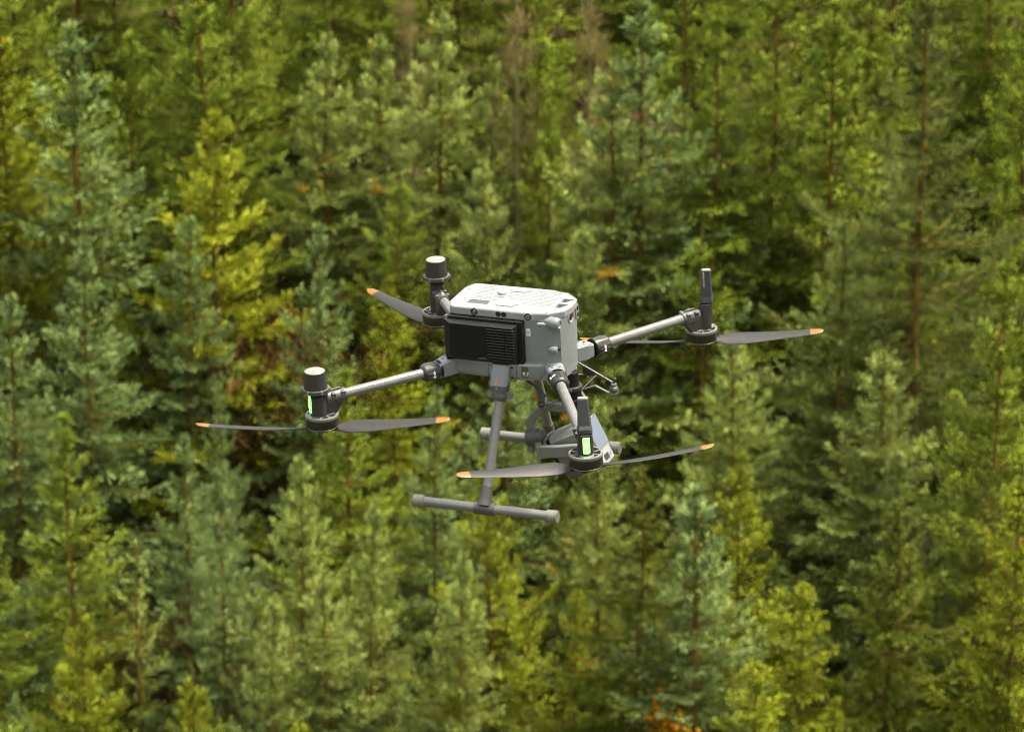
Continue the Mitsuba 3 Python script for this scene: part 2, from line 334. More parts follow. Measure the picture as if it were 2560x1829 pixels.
def arm(J, hub, zt, z0, clamp_s, blk, kind, top, blade_ang, spin, light):
    J, hub = V(J, float), V(hub, float)
    d = hub[:2] - J[:2]
    L = np.hypot(*d); d = d / L
    D3 = V([d[0], d[1], 0])
    az = lambda s: zt + (z0 - zt) * (s - clamp_s) / (L - clamp_s)
    P = lambda s, z=None, side=0.0: along(J, d, s, az(s) if z is None else z, side)
    ax = P(L) - P(0.02); ax /= np.linalg.norm(ax)
    a = part('arm', cyl(P(clamp_s - 0.005), P(L - 0.02), 0.0105, n=36), 'carbon_tube', label='grey carbon tube arm')
    # block on the body corner
    blkm = hull([along(J, d, s, z, w) for s, hw, za, zb in ((-0.02, 0.019, 0.053, 0.0895), (0.006, 0.0185, 0.051, 0.0885), (0.027, 0.0155, az(0.02) - 0.0155, az(0.02) + 0.0155)) for w in (-hw, -hw * .8, hw * .8, hw) for z in ((za + .004, zb - .004) if abs(w) == hw else (za, zb))])
    part('arm_block', blkm, 'shell_plastic', a, 25)
    for s, w in ((0.004, -0.008), (0.004, 0.008), (0.012, 0.0)):
        part('screw', disc(along(J, d, s, 0.0888 - s * 0.06, w), (0, 0, 1), 0.0022, 0.0006, 14), 'black_plastic', a)
    part('lever', boxc(P(0.014, az(0.014) + 0.013, -0.006) - 0.004, P(0.014, az(0.014) + 0.013, -0.006) + 0.004, 0.001), 'lid_plastic', a)
    # ribbed locking collar with its printed arrow
    c0, c1 = clamp_s - 0.041, clamp_s
    prof = [(0, 0.0150), (0.002, 0.0182), (0.006, 0.019), (0.034, 0.0188), (0.039, 0.0165), (0.041, 0.0135)]
    part('collar', lathe(P(c0), ax, prof), 'dark_plastic', a)
    fa, fb, fd = frame_of(ax)
    for k in range(14):
        t = k * 2 * math.pi / 14 + 0.1
        rr = fa * math.cos(t) + fb * math.sin(t)
        q0, q1 = P(c0) + ax * 0.007 + rr * 0.0188, P(c0) + ax * 0.034 + rr * 0.0186
        part('grip_rib', cyl(q0, q1, 0.0013, n=8), 'dark_plastic', a)
    part('gasket', lathe(P(c0 - 0.003), ax, [(0, 0.0165), (0.001, 0.0205), (0.0035, 0.0205), (0.0045, 0.018)]), 'black_plastic', a)
    cam = V([0.355, -0.862, 0.362])
    out = cam - ax * np.dot(cam, ax); out /= np.linalg.norm(out)
    tng = np.cross(ax, out)
    out2 = out * 0.93 - tng * (0.36 if kind != 'NRx' else 0) * np.sign(tng[2]); out2 /= np.linalg.norm(out2)
    tn2 = np.cross(ax, out2)
    o0 = P(c0) + ax * 0.02 + out2 * 0.0201
    if tn2[2] < 0: tn2 = -tn2
    part('printed_arrow', cat(hull([o0 + ax * i * 0.0016 + tn2 * j - out2 * k for i in (-1, 1) for j in (-0.004, 0.002) for k in (0, 0.0025)]),
                              hull([o0 + ax * i + tn2 * j - out2 * k for i, j in ((-0.0036, 0.001), (0.0036, 0.001), (0, 0.0055)) for k in (0, 0.0025)])), 'white_print', a, False)
    o1 = o0 - tn2 * 0.0085 + (out - out2) * 0.003
    part('printed_lock', hull([o1 + ax * i + tn2 * j - out2 * k for i in (-0.0028, 0.0028) for j in (-0.0018, 0.0018) for k in (0.0002, 0.0025)]), 'white_print', a, False)
    # motor
    H = lambda z, s=0.0, w=0.0: along(hub, d, s, z, w)
    m = part('motor', lathe(H(0.004), (0, 0, 1), [(0, 0.0285), (0.002, 0.0335), (0.005, 0.0345), (0.019, 0.0345), (0.0215, 0.0338), (0.022, 0.0318), (0.0215, 0.01)], 48), 'motor_metal')
    part('lower_rim', lathe(H(0.0035), (0, 0, 1), [(0, 0.0322), (0.001, 0.0334), (0.0022, 0.0334), (0.003, 0.0322)], 48), 'ring_metal', m)
    part('hub', cat(cyl(H(-0.006), H(0.006), 0.0065, bev=0.001, n=20), *[cyl(H(-0.0045, 0.011 * math.cos(t), 0.011 * math.sin(t)), H(0.005, 0.011 * math.cos(t), 0.011 * math.sin(t)), 0.0026, n=10) for t in (0.4, 2.5, 4.6)]), 'steel', m)
    # ring frame on the motor: rim, spokes, hub plate
    rim = lathe(H(0.0255), (0, 0, 1), [(0, 0.0342), (0.001, 0.0352), (0.0055, 0.0352), (0.0068, 0.0342), (0.0066, 0.0308), (0.0002, 0.0306)], 48)
    rf = part('motor_frame', rim, 'ring_metal')
    for k in range(8):
        t = k * math.pi / 4 + 0.2
        q = lambda r, z, w: H(z, r * math.cos(t) - w * math.sin(t), r * math.sin(t) + w * math.cos(t))
        part('spoke', hull([q(r, z, w) for r in (0.012, 0.0318) for z in (0.0275, 0.0312) for w in (-0.0016, 0.0016)]), 'ring_metal', rf, False)
    part('plate', hull([H(z, s, w) for z in (0.0262, 0.0318) for s, w in ((-0.033, -0.006), (-0.033, 0.006), (-0.02, 0.0125), (0.02, 0.0145), (0.03, 0.008), (0.03, -0.008), (0.02, -0.0145), (-0.02, -0.0125))]), 'ring_metal', rf, 20)
    # mount: upright body with a socket that takes the tube
    off = light[1]
    zb = top['mount']
    up = hull(np.vstack([lathe(H(0.0315, off * 0.6), (0, 0, 1), [(0, 0.0165), (0.02, 0.0165)], 24).vertices, lathe(H(zb - 0.006, off), (0, 0, 1), [(0, 0.0150), (0.006, 0.0145)], 24).vertices]))
    gus = hull([H(z, s, w) for s, za, zz in ((-0.006, 0.0315, az(L) + 0.010), (-0.034, 0.034, az(L - .034) + 0.0085)) for z in (za, zz) for w in (-0.0088, 0.0088)] + [H(az(L - .05) + k, -0.052, w) for k in (-0.009, 0.004) for w in (-0.0085, 0.0085)])
    mt = part('motor_mount', up, 'dark_plastic', smooth=35)
    part('gusset', gus, 'dark_plastic', mt, 20)
    sock = lathe(P(L - 0.057), ax, [(0, 0.0126), (0.0008, 0.0138), (0.015, 0.0138), (0.045, 0.0128), (0.047, 0.0118)], 32)
    part('socket', sock, 'mid_grey', mt)
    for s in (L - 0.046, L - 0.024):
        for sg in (-1, 1):
            w = P(s) + V([-d[1], d[0], 0]) * sg * 0.0118 + V([0, 0, 0.0068])
            part('clip', sub(boxc((-0.0045, -0.0042, -0.0062), (0.0045, 0.0042, 0.0062), 0.0012), boxc((-0.0024, -0.01, -0.003), (0.0024, 0.01, 0.0035), 0.0004)).apply_transform(trimesh.transformations.translation_matrix(w) @ np.block([[np.stack([D3, V([-d[1], d[0], 0]), V([0, 0, 1.0])], 1), np.zeros((3, 1))], [np.zeros((1, 3)), np.eye(1)]])), 'mid_grey', mt, 20)
    part('clip_loop', bar([P(L - 0.05, az(L - .05) + 0.0130), P(L - 0.045, az(L - .045) + 0.0162), P(L - 0.02, az(L - .02) + 0.0162), P(L - 0.014, az(L - .014) + 0.0125)], 0.004, 0.0024, (-d[1], d[0], 0)), 'mid_grey', mt, 20)
    # light strip
    if light[0] is not None:
        la = math.radians(light[0])
        l = V([math.cos(la), math.sin(la), 0])
        lt = V([-l[1], l[0], 0])
        c = H(0.0, off * 0.8)
        lp = hull([c + l * (r - abs(w) * 0.35) + lt * w + V([0, 0, z]) for r in (0.010, 0.0194) for w in (-light[2], -light[2] * .6, light[2] * .6, light[2]) for z in ((light[3] + .002, light[4] - .002) if abs(w) == light[2] else (light[3], light[4]))])
        part('light_housing', hull([c + l * (r - abs(w) * 0.3) + lt * w + V([0, 0, z]) for r in (0.008, 0.0170) for w in (-light[2] * 1.35, 0, light[2] * 1.35) for z in (light[3] - 0.0025, light[4] + 0.0025)]), 'dark_plastic', mt, 20)
        lk = part('light', lp, 'white_print', mt, 20, label='glowing green signal light', emit=(0.006, 0.07, 0.001))
        lc = hull([c + l * (r - abs(w) * 0.35) + lt * w + V([0, 0, z]) for r in (0.012, 0.0199) for w in (-light[2] * .33, light[2] * .33) for z in (light[3] + .011, light[4] - .014)])
        part('core', lc, 'white_print', lk, 20, emit=(0.02, 0.16, 0.01))
    # dome or blade antenna on top
    if top['kind'] == 'dome':
        b = H(zb, top['s'])
        D = part('antenna_dome', lathe(b, (0, 0, 1), [(0.0072, 0.0252), (0.010, 0.0247), (0.043, 0.0222), (0.0445, 0.0213), (0.0452, 0.0195), (0.0455, 0.001)], 48), 'dark_plastic', label='dark grey dome antenna')
        part('cap_or_lit_top', lathe(b, (0, 0, 1), [(0.0430, 0.0215), (0.0448, 0.0216), (0.0458, 0.0205), (0.0462, 0.001)], 48), 'lit_top_plastic', D)  # pale disc: top-lit sheen of the dark dome put into colour
        part('flange', lathe(b, (0, 0, 1), [(-0.003, 0.0165), (-0.0012, 0.024), (0.0, 0.0285), (0.006, 0.0296), (0.0078, 0.0292), (0.0082, 0.0262), (0.0082, 0.02)], 48), 'mid_grey', D)
        for k in range(6):
            t = k * math.pi / 3 + 0.35
            q = b + V([math.cos(t), math.sin(t), 0]) * 0.0288 + V([0, 0, 0.0045])
            part('lug', boxc(q - V([.0022, .0022, .004]), q + V([.0022, .0022, .004]), 0.0006), 'ring_metal', D)
        part('neck', cyl(H(zb - 0.012, top['s']), H(zb - 0.002, top['s']), 0.0155, n=32), 'black_plastic', D)
    else:
        # tapered blade antenna: wide flared foot, flat rounded top; width across the arm plane seen from the camera
        s0, s1, z1 = top['s0'], top['s1'], top['z1']
        wv = V([0.93, 0.36, 0]); wv /= np.linalg.norm(wv)
        tv = V([-wv[1], wv[0], 0])
        def ring(z, s, w, t, r=0.75):
            c = H(z, s)
            return [c + wv * i * w * k + tv * j * t * kk for i in (-1, 1) for j in (-1, 1) for k, kk in ((1, r - .25), (r, 1))]
        za = top['za']
        A = part('antenna', hull(ring(za + .012, s0 + (s1 - s0) * .15, top['w0'] * .94, 0.0082) + ring(z1 - .003, s1, top['w1'], 0.0066) + ring(z1, s1, top['w1'] * .82, 0.0052)), 'antenna_plastic', smooth=30, label='dark grey upright blade antenna')
        part('cap_or_lit_top', hull(ring(z1 - .0016, s1, top['w1'] * .97, 0.0064) + ring(z1 + .0006, s1, top['w1'] * .9, 0.0056) + ring(z1 + .0016, s1, top['w1'] * .6, 0.003)), 'lit_top_plastic', A)  # pale top: overhead light on the antenna painted as lighter plastic
        part('foot', hull(ring(za, s0, top['w0'] * 1.04, 0.0105) + ring(za + .008, s0 + .0005, top['w0'] * 1.02, 0.0095) + ring(za + .0155, s0 + (s1 - s0) * .2, top['w0'] * .9, 0.0078)), 'antenna_plastic', A, 25)
        if top.get('text'):
            at = H(z1 - 0.0035, s1) - tv * 0.0068 - wv * 0.0072
            dn = (H(za + .012, s0 + (s1 - s0) * .15) - tv * 0.0084) - (H(z1 - .003, s1) - tv * 0.0068)
            text_on(top['text'], 0.0028, at - tv * 0.0003, dn, wv, 'lettering', A)
    # propeller
    pr = part('propeller', lathe(H(-0.0065), (0, 0, 1), [(0, 0.010), (0.0015, 0.0165), (0.0075, 0.0165), (0.009, 0.012)], 28), 'black_plastic')
    blade_pair(V([hub[0], hub[1], -0.0028 + hub[2]]), blade_ang, spin, pr)

HB = {'NL': (-0.285, -0.3159, 0), 'NR': (0.3195, -0.3652, 0.002), 'FL': (-0.285, 0.3159, 0), 'FR': (0.3195, 0.3652, 0.002)}
arm((-0.095, -0.08, 0), HB['NL'], 0.0655, 0.0635, 0.064, 0, 'NL', dict(kind='dome', mount=0.0845, s=0.010), math.radians(198), 1, (-141, 0.010, 0.0068, 0.038, 0.081))
arm((0.147, -0.075, 0), HB['NR'], 0.0700, 0.0520, 0.064, 0, 'NR', dict(kind='blade', mount=0.074, s0=0.001, s1=-0.0095, za=0.0765, z1=0.1465, w0=0.0150, w1=0.0112), math.radians(33), -1, (-62, 0.004, 0.0072, 0.0365, 0.0715))
arm((0.147, 0.07, 0), HB['FR'], 0.0680, 0.0660, 0.0765, 0, 'FR', dict(kind='blade', mount=0.086, s0=0.017, s1=0.0172, za=0.0885, z1=0.1625, w0=0.0142, w1=0.0105, text='MATRICE 350 RTK'), math.radians(200), 1, (None, 0.014))
arm((-0.095, 0.08, 0), HB['FL'], 0.0600, 0.0760, 0.064, 0, 'FL', dict(kind='dome', mount=0.1105, s=-0.006), math.radians(150), -1, (None, 0.0))

# ---- landing legs
def leg(sg):
    y = lambda v: v * sg
    top, bot = V([0.0285, y(0.098), 0.02]), V([0.0217, y(0.1927), -0.185])
    L = part('landing_leg', cyl(top, bot, 0.0104, n=36), 'carbon_tube', label='near landing leg with its skid bar' if sg < 0 else 'far landing leg with its skid bar')
    so = hull([V([x, y(v), z]) for x0, x1, v0, v1, z in ((0.009, 0.049, 0.07, 0.0925, 0.088), (0.0085, 0.0485, 0.07, 0.0985, 0.072), (0.0085, 0.046, 0.072, 0.108, 0.0455)) for x in (x0, x0 + .005, x1 - .005, x1) for v in ((v0, v1 - .004) if x in (x0, x1) else (v0, v1))])
    part('socket', so, 'shell_plastic', L, 30)
    part('collar', hull([V([x, y(v), z]) for x0, x1, v0, v1, z in ((0.0105, 0.045, 0.076, 0.1045, 0.0448), (0.0115, 0.043, 0.08, 0.108, 0.026)) for x in (x0, x0 + .005, x1 - .005, x1) for v in ((v0 + .004, v1 - .004) if x in (x0, x1) else (v0, v1))]), 'mid_grey', L, 30)
    dd = (bot - top) / np.linalg.norm(bot - top)
    part('ring', lathe(top + V([0, 0, 0.004]), dd, [(0, 0.013), (0.002, 0.0162), (0.007, 0.0162), (0.012, 0.0142), (0.0155, 0.0118)]), 'mid_grey', L)
    for s in (-1, 1):
        c = top + V([0, 0, 0.005])
        part('wing', hull([c + V([s * a, 0, b]) + V([0, k, 0]) for a, b in ((0.012, 0.006), (0.026, 0.0055), (0.0295, 0.001), (0.0285, -0.0085), (0.014, -0.0095)) for k in (-0.003, 0.003)]), 'frame_grey', L, 20)
    if sg < 0:
        part('printed_line', hull([(0.0235 + i, -0.1056 - k - 0.003 * t, 0.0605 - 0.0125 * t) for t in (0, 1) for i in (0, 0.0034) for k in (0, 0.0006)] + [(0.0243 + i, -0.105 - k, 0.0620) for i in (0, 0.0018) for k in (0, 0.0006)]), 'pink_print', L, False)
        part('printed_dot', hull([(0.0245 + i, -0.1062 - k, 0.0395 + j) for i, j in ((-0.0022, 0), (0.0022, 0), (0, 0.003), (0, -0.003)) for k in (0, 0.0012)]), 'pink_print', L, False)
    # T piece and skid bar
    z, xc = -0.1995, 0.0217
    tp = cat(lathe(V([xc - 0.0225, y(0.1927), z]), (1, 0, 0), [(0, 0.0125), (0.001, 0.0135), (0.044, 0.0135), (0.045, 0.0125)], 32), lathe(bot + (top - bot) * 0.16, dd, [(0, 0.0112), (0.002, 0.0125), (0.027, 0.0128), (0.042, 0.0165)], 32))
    part('tee', tp, 'mid_grey', L, 45)
    sk = part('skid', cyl((xc - 0.155, y(0.1927), z), (xc + 0.155, y(0.1927), z), 0.0105, n=36), 'carbon_tube')
    for s in (-1, 1):
        c0 = V([xc + s * 0.1385, y(0.1927), z])
        part('end_cap', lathe(c0, (s, 0, 0), [(0, 0.0112), (0.001, 0.0138), (0.0095, 0.0138), (0.0105, 0.0125), (0.012, 0.0125), (0.013, 0.0138), (0.0155, 0.0138), (0.0165, 0.0125), (0.018, 0.0125), (0.019, 0.0138), (0.0235, 0.0138), (0.0247, 0.0125), (0.0247, 0.0005)], 32), 'frame_grey', L)
        for o in (0.0105, 0.0165):
            part('band', lathe(c0 + V([s * (o + .0002), 0, 0]), (s, 0, 0), [(0, 0.0124), (0.0004, 0.0139), (0.0015, 0.0139), (0.0019, 0.0124)], 32), 'cream', L)
leg(-1); leg(1)

# ---- gimbal: damper frame, yaw and pitch arms, camera
F = part('damper_frame', bar([(0.139, 0.02, 0.049), (0.142, 0.02, 0.036), (0.173, 0.02, -0.014)], 0.011, 0.0038), 'frame_grey', label='skeleton frame of the gimbal mount')
part('strut', bar([(0.192, 0.045, 0.0295), (0.163, 0.02, -0.001)], 0.008, 0.003), 'frame_grey', F)
part('rod', cyl((0.149, 0.045, 0.055), (0.232, 0.045, 0.0145), 0.0026, n=16), 'mid_grey', F)
part('rod', bar([(0.138, 0.045, 0.0235), (0.164, 0.045, 0.0283)], 0.006, 0.0025), 'frame_grey', F)
part('web', hull([(x, yy, z) for x, z in ((0.162, 0.046), (0.19, 0.032), (0.188, 0.028), (0.162, 0.025)) for yy in (0.0445, 0.0475)]), 'dark_plastic', F, False)
part('rod', bar([(0.16, 0.035, -0.004), (0.189, 0.045, 0.005), (0.22, 0.045, -0.0085)], 0.006, 0.0026), 'frame_grey', F)
part('boss', cyl((0.1395, 0.036, 0.056), (0.149, 0.03, 0.0415), 0.0065, bev=0.001), 'cream', F)
part('boss', cyl((0.136, 0.036, 0.062), (0.1405, 0.036, 0.054), 0.0052, bev=0.001), 'steel', F)
for sx, c in ((1, V([0.231, 0.045, 0.012])), (-1, V([0.100, -0.045, 0.0]))):
    D = part('damper', lathe(c - V([0, 0, 0.0175]), (0, 0, 1), [(0, 0.0035), (0.0015, 0.007), (0.0065, 0.0088), (0.011, 0.007), (0.0125, 0.0045)], 28), 'mid_grey' if sx > 0 else 'dark_plastic')
    part('cap_or_lit_top', lathe(c - V([0, 0, 0.004]), (0, 0, 1), [(0, 0.0062), (0.006, 0.0062), (0.007, 0.0052)], 24), 'frame_grey' if sx > 0 else 'mid_grey', D)
    part('pin', cyl(c + V([0, 0, 0.002]), c + V([0.004 * sx, 0, 0.015]), 0.0026, bev=0.0006, n=16), 'mid_grey', D)
    part('lower_cap', lathe(c - V([0.001 * sx, 0, 0.0225]), (0, 0, 1), [(0, 0.0052), (0.001, 0.006), (0.0048, 0.006), (0.0055, 0.005)], 24), 'frame_grey' if sx > 0 else 'mid_grey', D)
    part('safety_wire', trimesh.creation.torus(0.0095, 0.0006, 24, 8).apply_transform(trimesh.transformations.translation_matrix(c - V([0, 0, 0.0115])) @ trimesh.transformations.rotation_matrix(1.35, (1, 0.2, 0))), 'cream', D)
part('rod', bar([(0.07, -0.045, 0.037), (0.076, -0.045, 0.036), (0.108, -0.045, 0.0105)], 0.006, 0.0025), 'mid_grey', F)
part('rod', bar([(0.128, -0.03, 0.02), (0.098, -0.045, -0.001)], 0.007, 0.003), 'dark_plastic', F)
part('rod', bar([(0.104, -0.045, -0.022), (0.13, -0.02, -0.008)], 0.006, 0.0025), 'mid_grey', F)
G = part('gimbal_arm', bar([(0.152, -0.012, -0.0275), (0.0935, -0.012, -0.029), (0.0625, -0.012, -0.0635), (0.0595, -0.012, -0.130)], 0.022, 0.016), 'frame_grey', smooth=25, label='bent grey gimbal arm')
part('yaw_motor', lathe((0.152, 0.0, -0.022), (0, 0, 1), [(0, 0.019), (0.003, 0.021), (0.032, 0.021), (0.034, 0.018), (0.05, 0.016), (0.072, 0.016)]), 'black_plastic', G)
part('quick_lock', cat(cyl((0.152, 0, 0.012), (0.152, 0, 0.021), 0.0235, bev=0.001), boxc((0.146, -0.03, 0.012), (0.162, 0.026, 0.02), 0.002)), 'dark_plastic', G)
part('cable', cat(*[cyl(p, q, 0.0022, n=10) for p, q in zip([V([0.13, -0.02, 0.03]), V([0.14, -0.032, 0.0]), V([0.158, -0.034, -0.012])], [V([0.14, -0.032, 0.0]), V([0.158, -0.034, -0.012]), V([0.172, -0.022, -0.004])])]), 'rubber', G)
part('roll_motor', lathe((0.055, -0.018, -0.1035), (1, 0, 0.2), [(0, 0.018), (0.002, 0.0205), (0.02, 0.0205), (0.022, 0.0175), (0.034, 0.0172), (0.036, 0.015)]), 'mid_grey', G, 30)
A2 = part('pitch_arm', bar([(0.082, -0.03, -0.117), (0.0985, -0.058, -0.115), (0.135, -0.06, -0.110), (0.19, -0.06, -0.100)], 0.026, 0.013, (-0.12, 0, 0.99)), 'frame_grey', G, 30)
u, w = V([math.cos(0.455), 0, math.sin(0.455)]), V([-math.sin(0.455), 0, math.cos(0.455)])
def C(a, y, b): return u * a + V([0, y, 0]) + w * b
def cbox(a0, a1, y0, y1, b0, b1, bev):
    m = boxc((a0, y0, b0), (a1, y1, b1), bev)
    v = np.asarray(m.vertices)
    return trimesh.Trimesh(v[:, :1] * u + v[:, 1:2] * V([0, 1, 0]) + v[:, 2:] * w, m.faces, process=False)
body_pts = [(a, y, b) for a in (0.058, 0.15) for y, b in ((-0.032, -0.1305), (0.02, -0.1305), (-0.042, -0.141), (0.026, -0.137), (-0.042, -0.2), (0.026, -0.2))]
K = part('survey_camera', hull([C(*p) for p in body_pts]), 'frame_grey', smooth=20, label='grey box camera with a blue coated window')
part('lower_housing', hull([C(a, y, b) for a in (0.0575, 0.1475) for y, b in ((-0.04, -0.1985), (0.025, -0.1985), (-0.037, -0.2275), (0.022, -0.2275), (-0.03, -0.2335), (0.016, -0.2335))]), 'mid_grey', K, 20)
for k in range(9):
    b = -0.2025 - k * 0.0031
    part('cooling_fin', cbox(0.0545, 0.059, -0.034, 0.018, b - 0.0009, b + 0.0009, 0.0003), 'frame_grey', K, False)
part('vent', cbox(0.068, 0.082, -0.0405, -0.036, -0.214, -0.203, 0.001), 'black_plastic', K)
part('side_rib', hull([C(a, y, b) for a in (0.06, 0.148) for y, b in ((-0.0435, -0.1415), (-0.0435, -0.1465), (-0.041, -0.1400), (-0.041, -0.1480))]), 'frame_grey', K, 20)
part('rear_gap', hull([C(a, y, b) for a in (0.0475, 0.06) for y, b in ((-0.036, -0.1345), (0.022, -0.1345), (-0.036, -0.19), (0.022, -0.19))]), 'black_plastic', K, 20)
part('rear_motor', hull([C(a, y, b) for a, g in ((0.028, 0.004), (0.05, 0.0)) for y, b in ((-0.026 + g, -0.1285 - g), (0.016 - g, -0.1285 - g), (-0.036 + g, -0.14 - g), (0.02 - g, -0.14 - g), (-0.036 + g, -0.165 + g), (0.02 - g, -0.165 + g))]), 'frame_grey', K, 20)
part('window_frame', cbox(0.149, 0.1522, -0.0385, 0.0235, -0.1955, -0.1285, 0.001), 'frame_grey', K, 20)
part('window', hull([C(a, y, b) for a in (0.1515, 0.1534) for y, b in ((-0.0365, -0.1935), (0.0215, -0.1935), (0.0215, -0.1315), (-0.029, -0.1315), (-0.0365, -0.141))]), 'coated_window', K, False, label='blue coated window')
fp = part('front_plate', cbox(0.146, 0.1503, -0.0365, 0.0215, -0.231, -0.1985, 0.001), 'lid_plastic', K, 20)
part('lens_slot', cbox(0.1495, 0.1512, -0.0235, -0.0005, -0.2245, -0.2115, 0.001), 'dark_plastic', K)
part('lens', cbox(0.1495, 0.1515, 0.004, 0.011, -0.222, -0.215, 0.0015), 'steel', K)
# ================================================================ conifers: a few of each kind, each with trunk and crown
def rot_about(v, k, ang):
    """rows of v about the unit rows of k by ang"""
    c, s = np.cos(ang)[:, None], np.sin(ang)[:, None]
    return v * c + np.cross(k, v) * s + k * (k * v).sum(1, keepdims=True) * (1 - c)

def unit(v):
    return v / (np.linalg.norm(v, axis=1, keepdims=True) + 1e-12)

def sprigs(p, d, l, w, roll, bend=0.15):
    """needle sprigs: a lance-shaped blade of two triangles, folded along its middle, from p along d"""
    d = unit(d)
    ref = np.where(np.abs(d[:, 2:3]) < 0.9, [[0, 0, 1.0]], [[1.0, 0, 0]])
    a = unit(np.cross(d, ref))
    a = rot_about(a, d, roll)
    b = np.cross(d, a)
    l, w = l[:, None], w[:, None]
    v = np.stack([p, p + d * l * 0.42 + a * w * 0.5 - b * w * bend, p + d * l + b * l * 0.06, p + d * l * 0.42 - a * w * 0.5 - b * w * bend], 1).reshape(-1, 3)
    k = np.arange(len(p)) * 4
    f = np.stack([np.stack([k, k + 1, k + 2], 1), np.stack([k, k + 2, k + 3], 1)], 1).reshape(-1, 3)
    return v, f

def tube_mesh(P, R, n=7):
    P = np.asarray(P, float)
    t = np.gradient(P, axis=0)
    t = unit(t)
    a = unit(np.cross(t, np.where(np.abs(t[:, 2:3]) < 0.9, [[0, 0, 1.0]], [[1.0, 0.1, 0]])))
    b = np.cross(t, a)
    th = np.arange(n) * 2 * np.pi / n
    v = (P[:, None] + np.asarray(R)[:, None, None] * (np.cos(th)[None, :, None] * a[:, None] + np.sin(th)[None, :, None] * b[:, None])).reshape(-1, 3)
    F, k = [], np.arange(n)
    for i in range(len(P) - 1):
        q0, q1, q2, q3 = i * n + k, i * n + (k + 1) % n, (i + 1) * n + (k + 1) % n, (i + 1) * n + k
        F += [np.stack([q0, q1, q2], 1), np.stack([q0, q2, q3], 1)]
    return v, np.vstack(F)

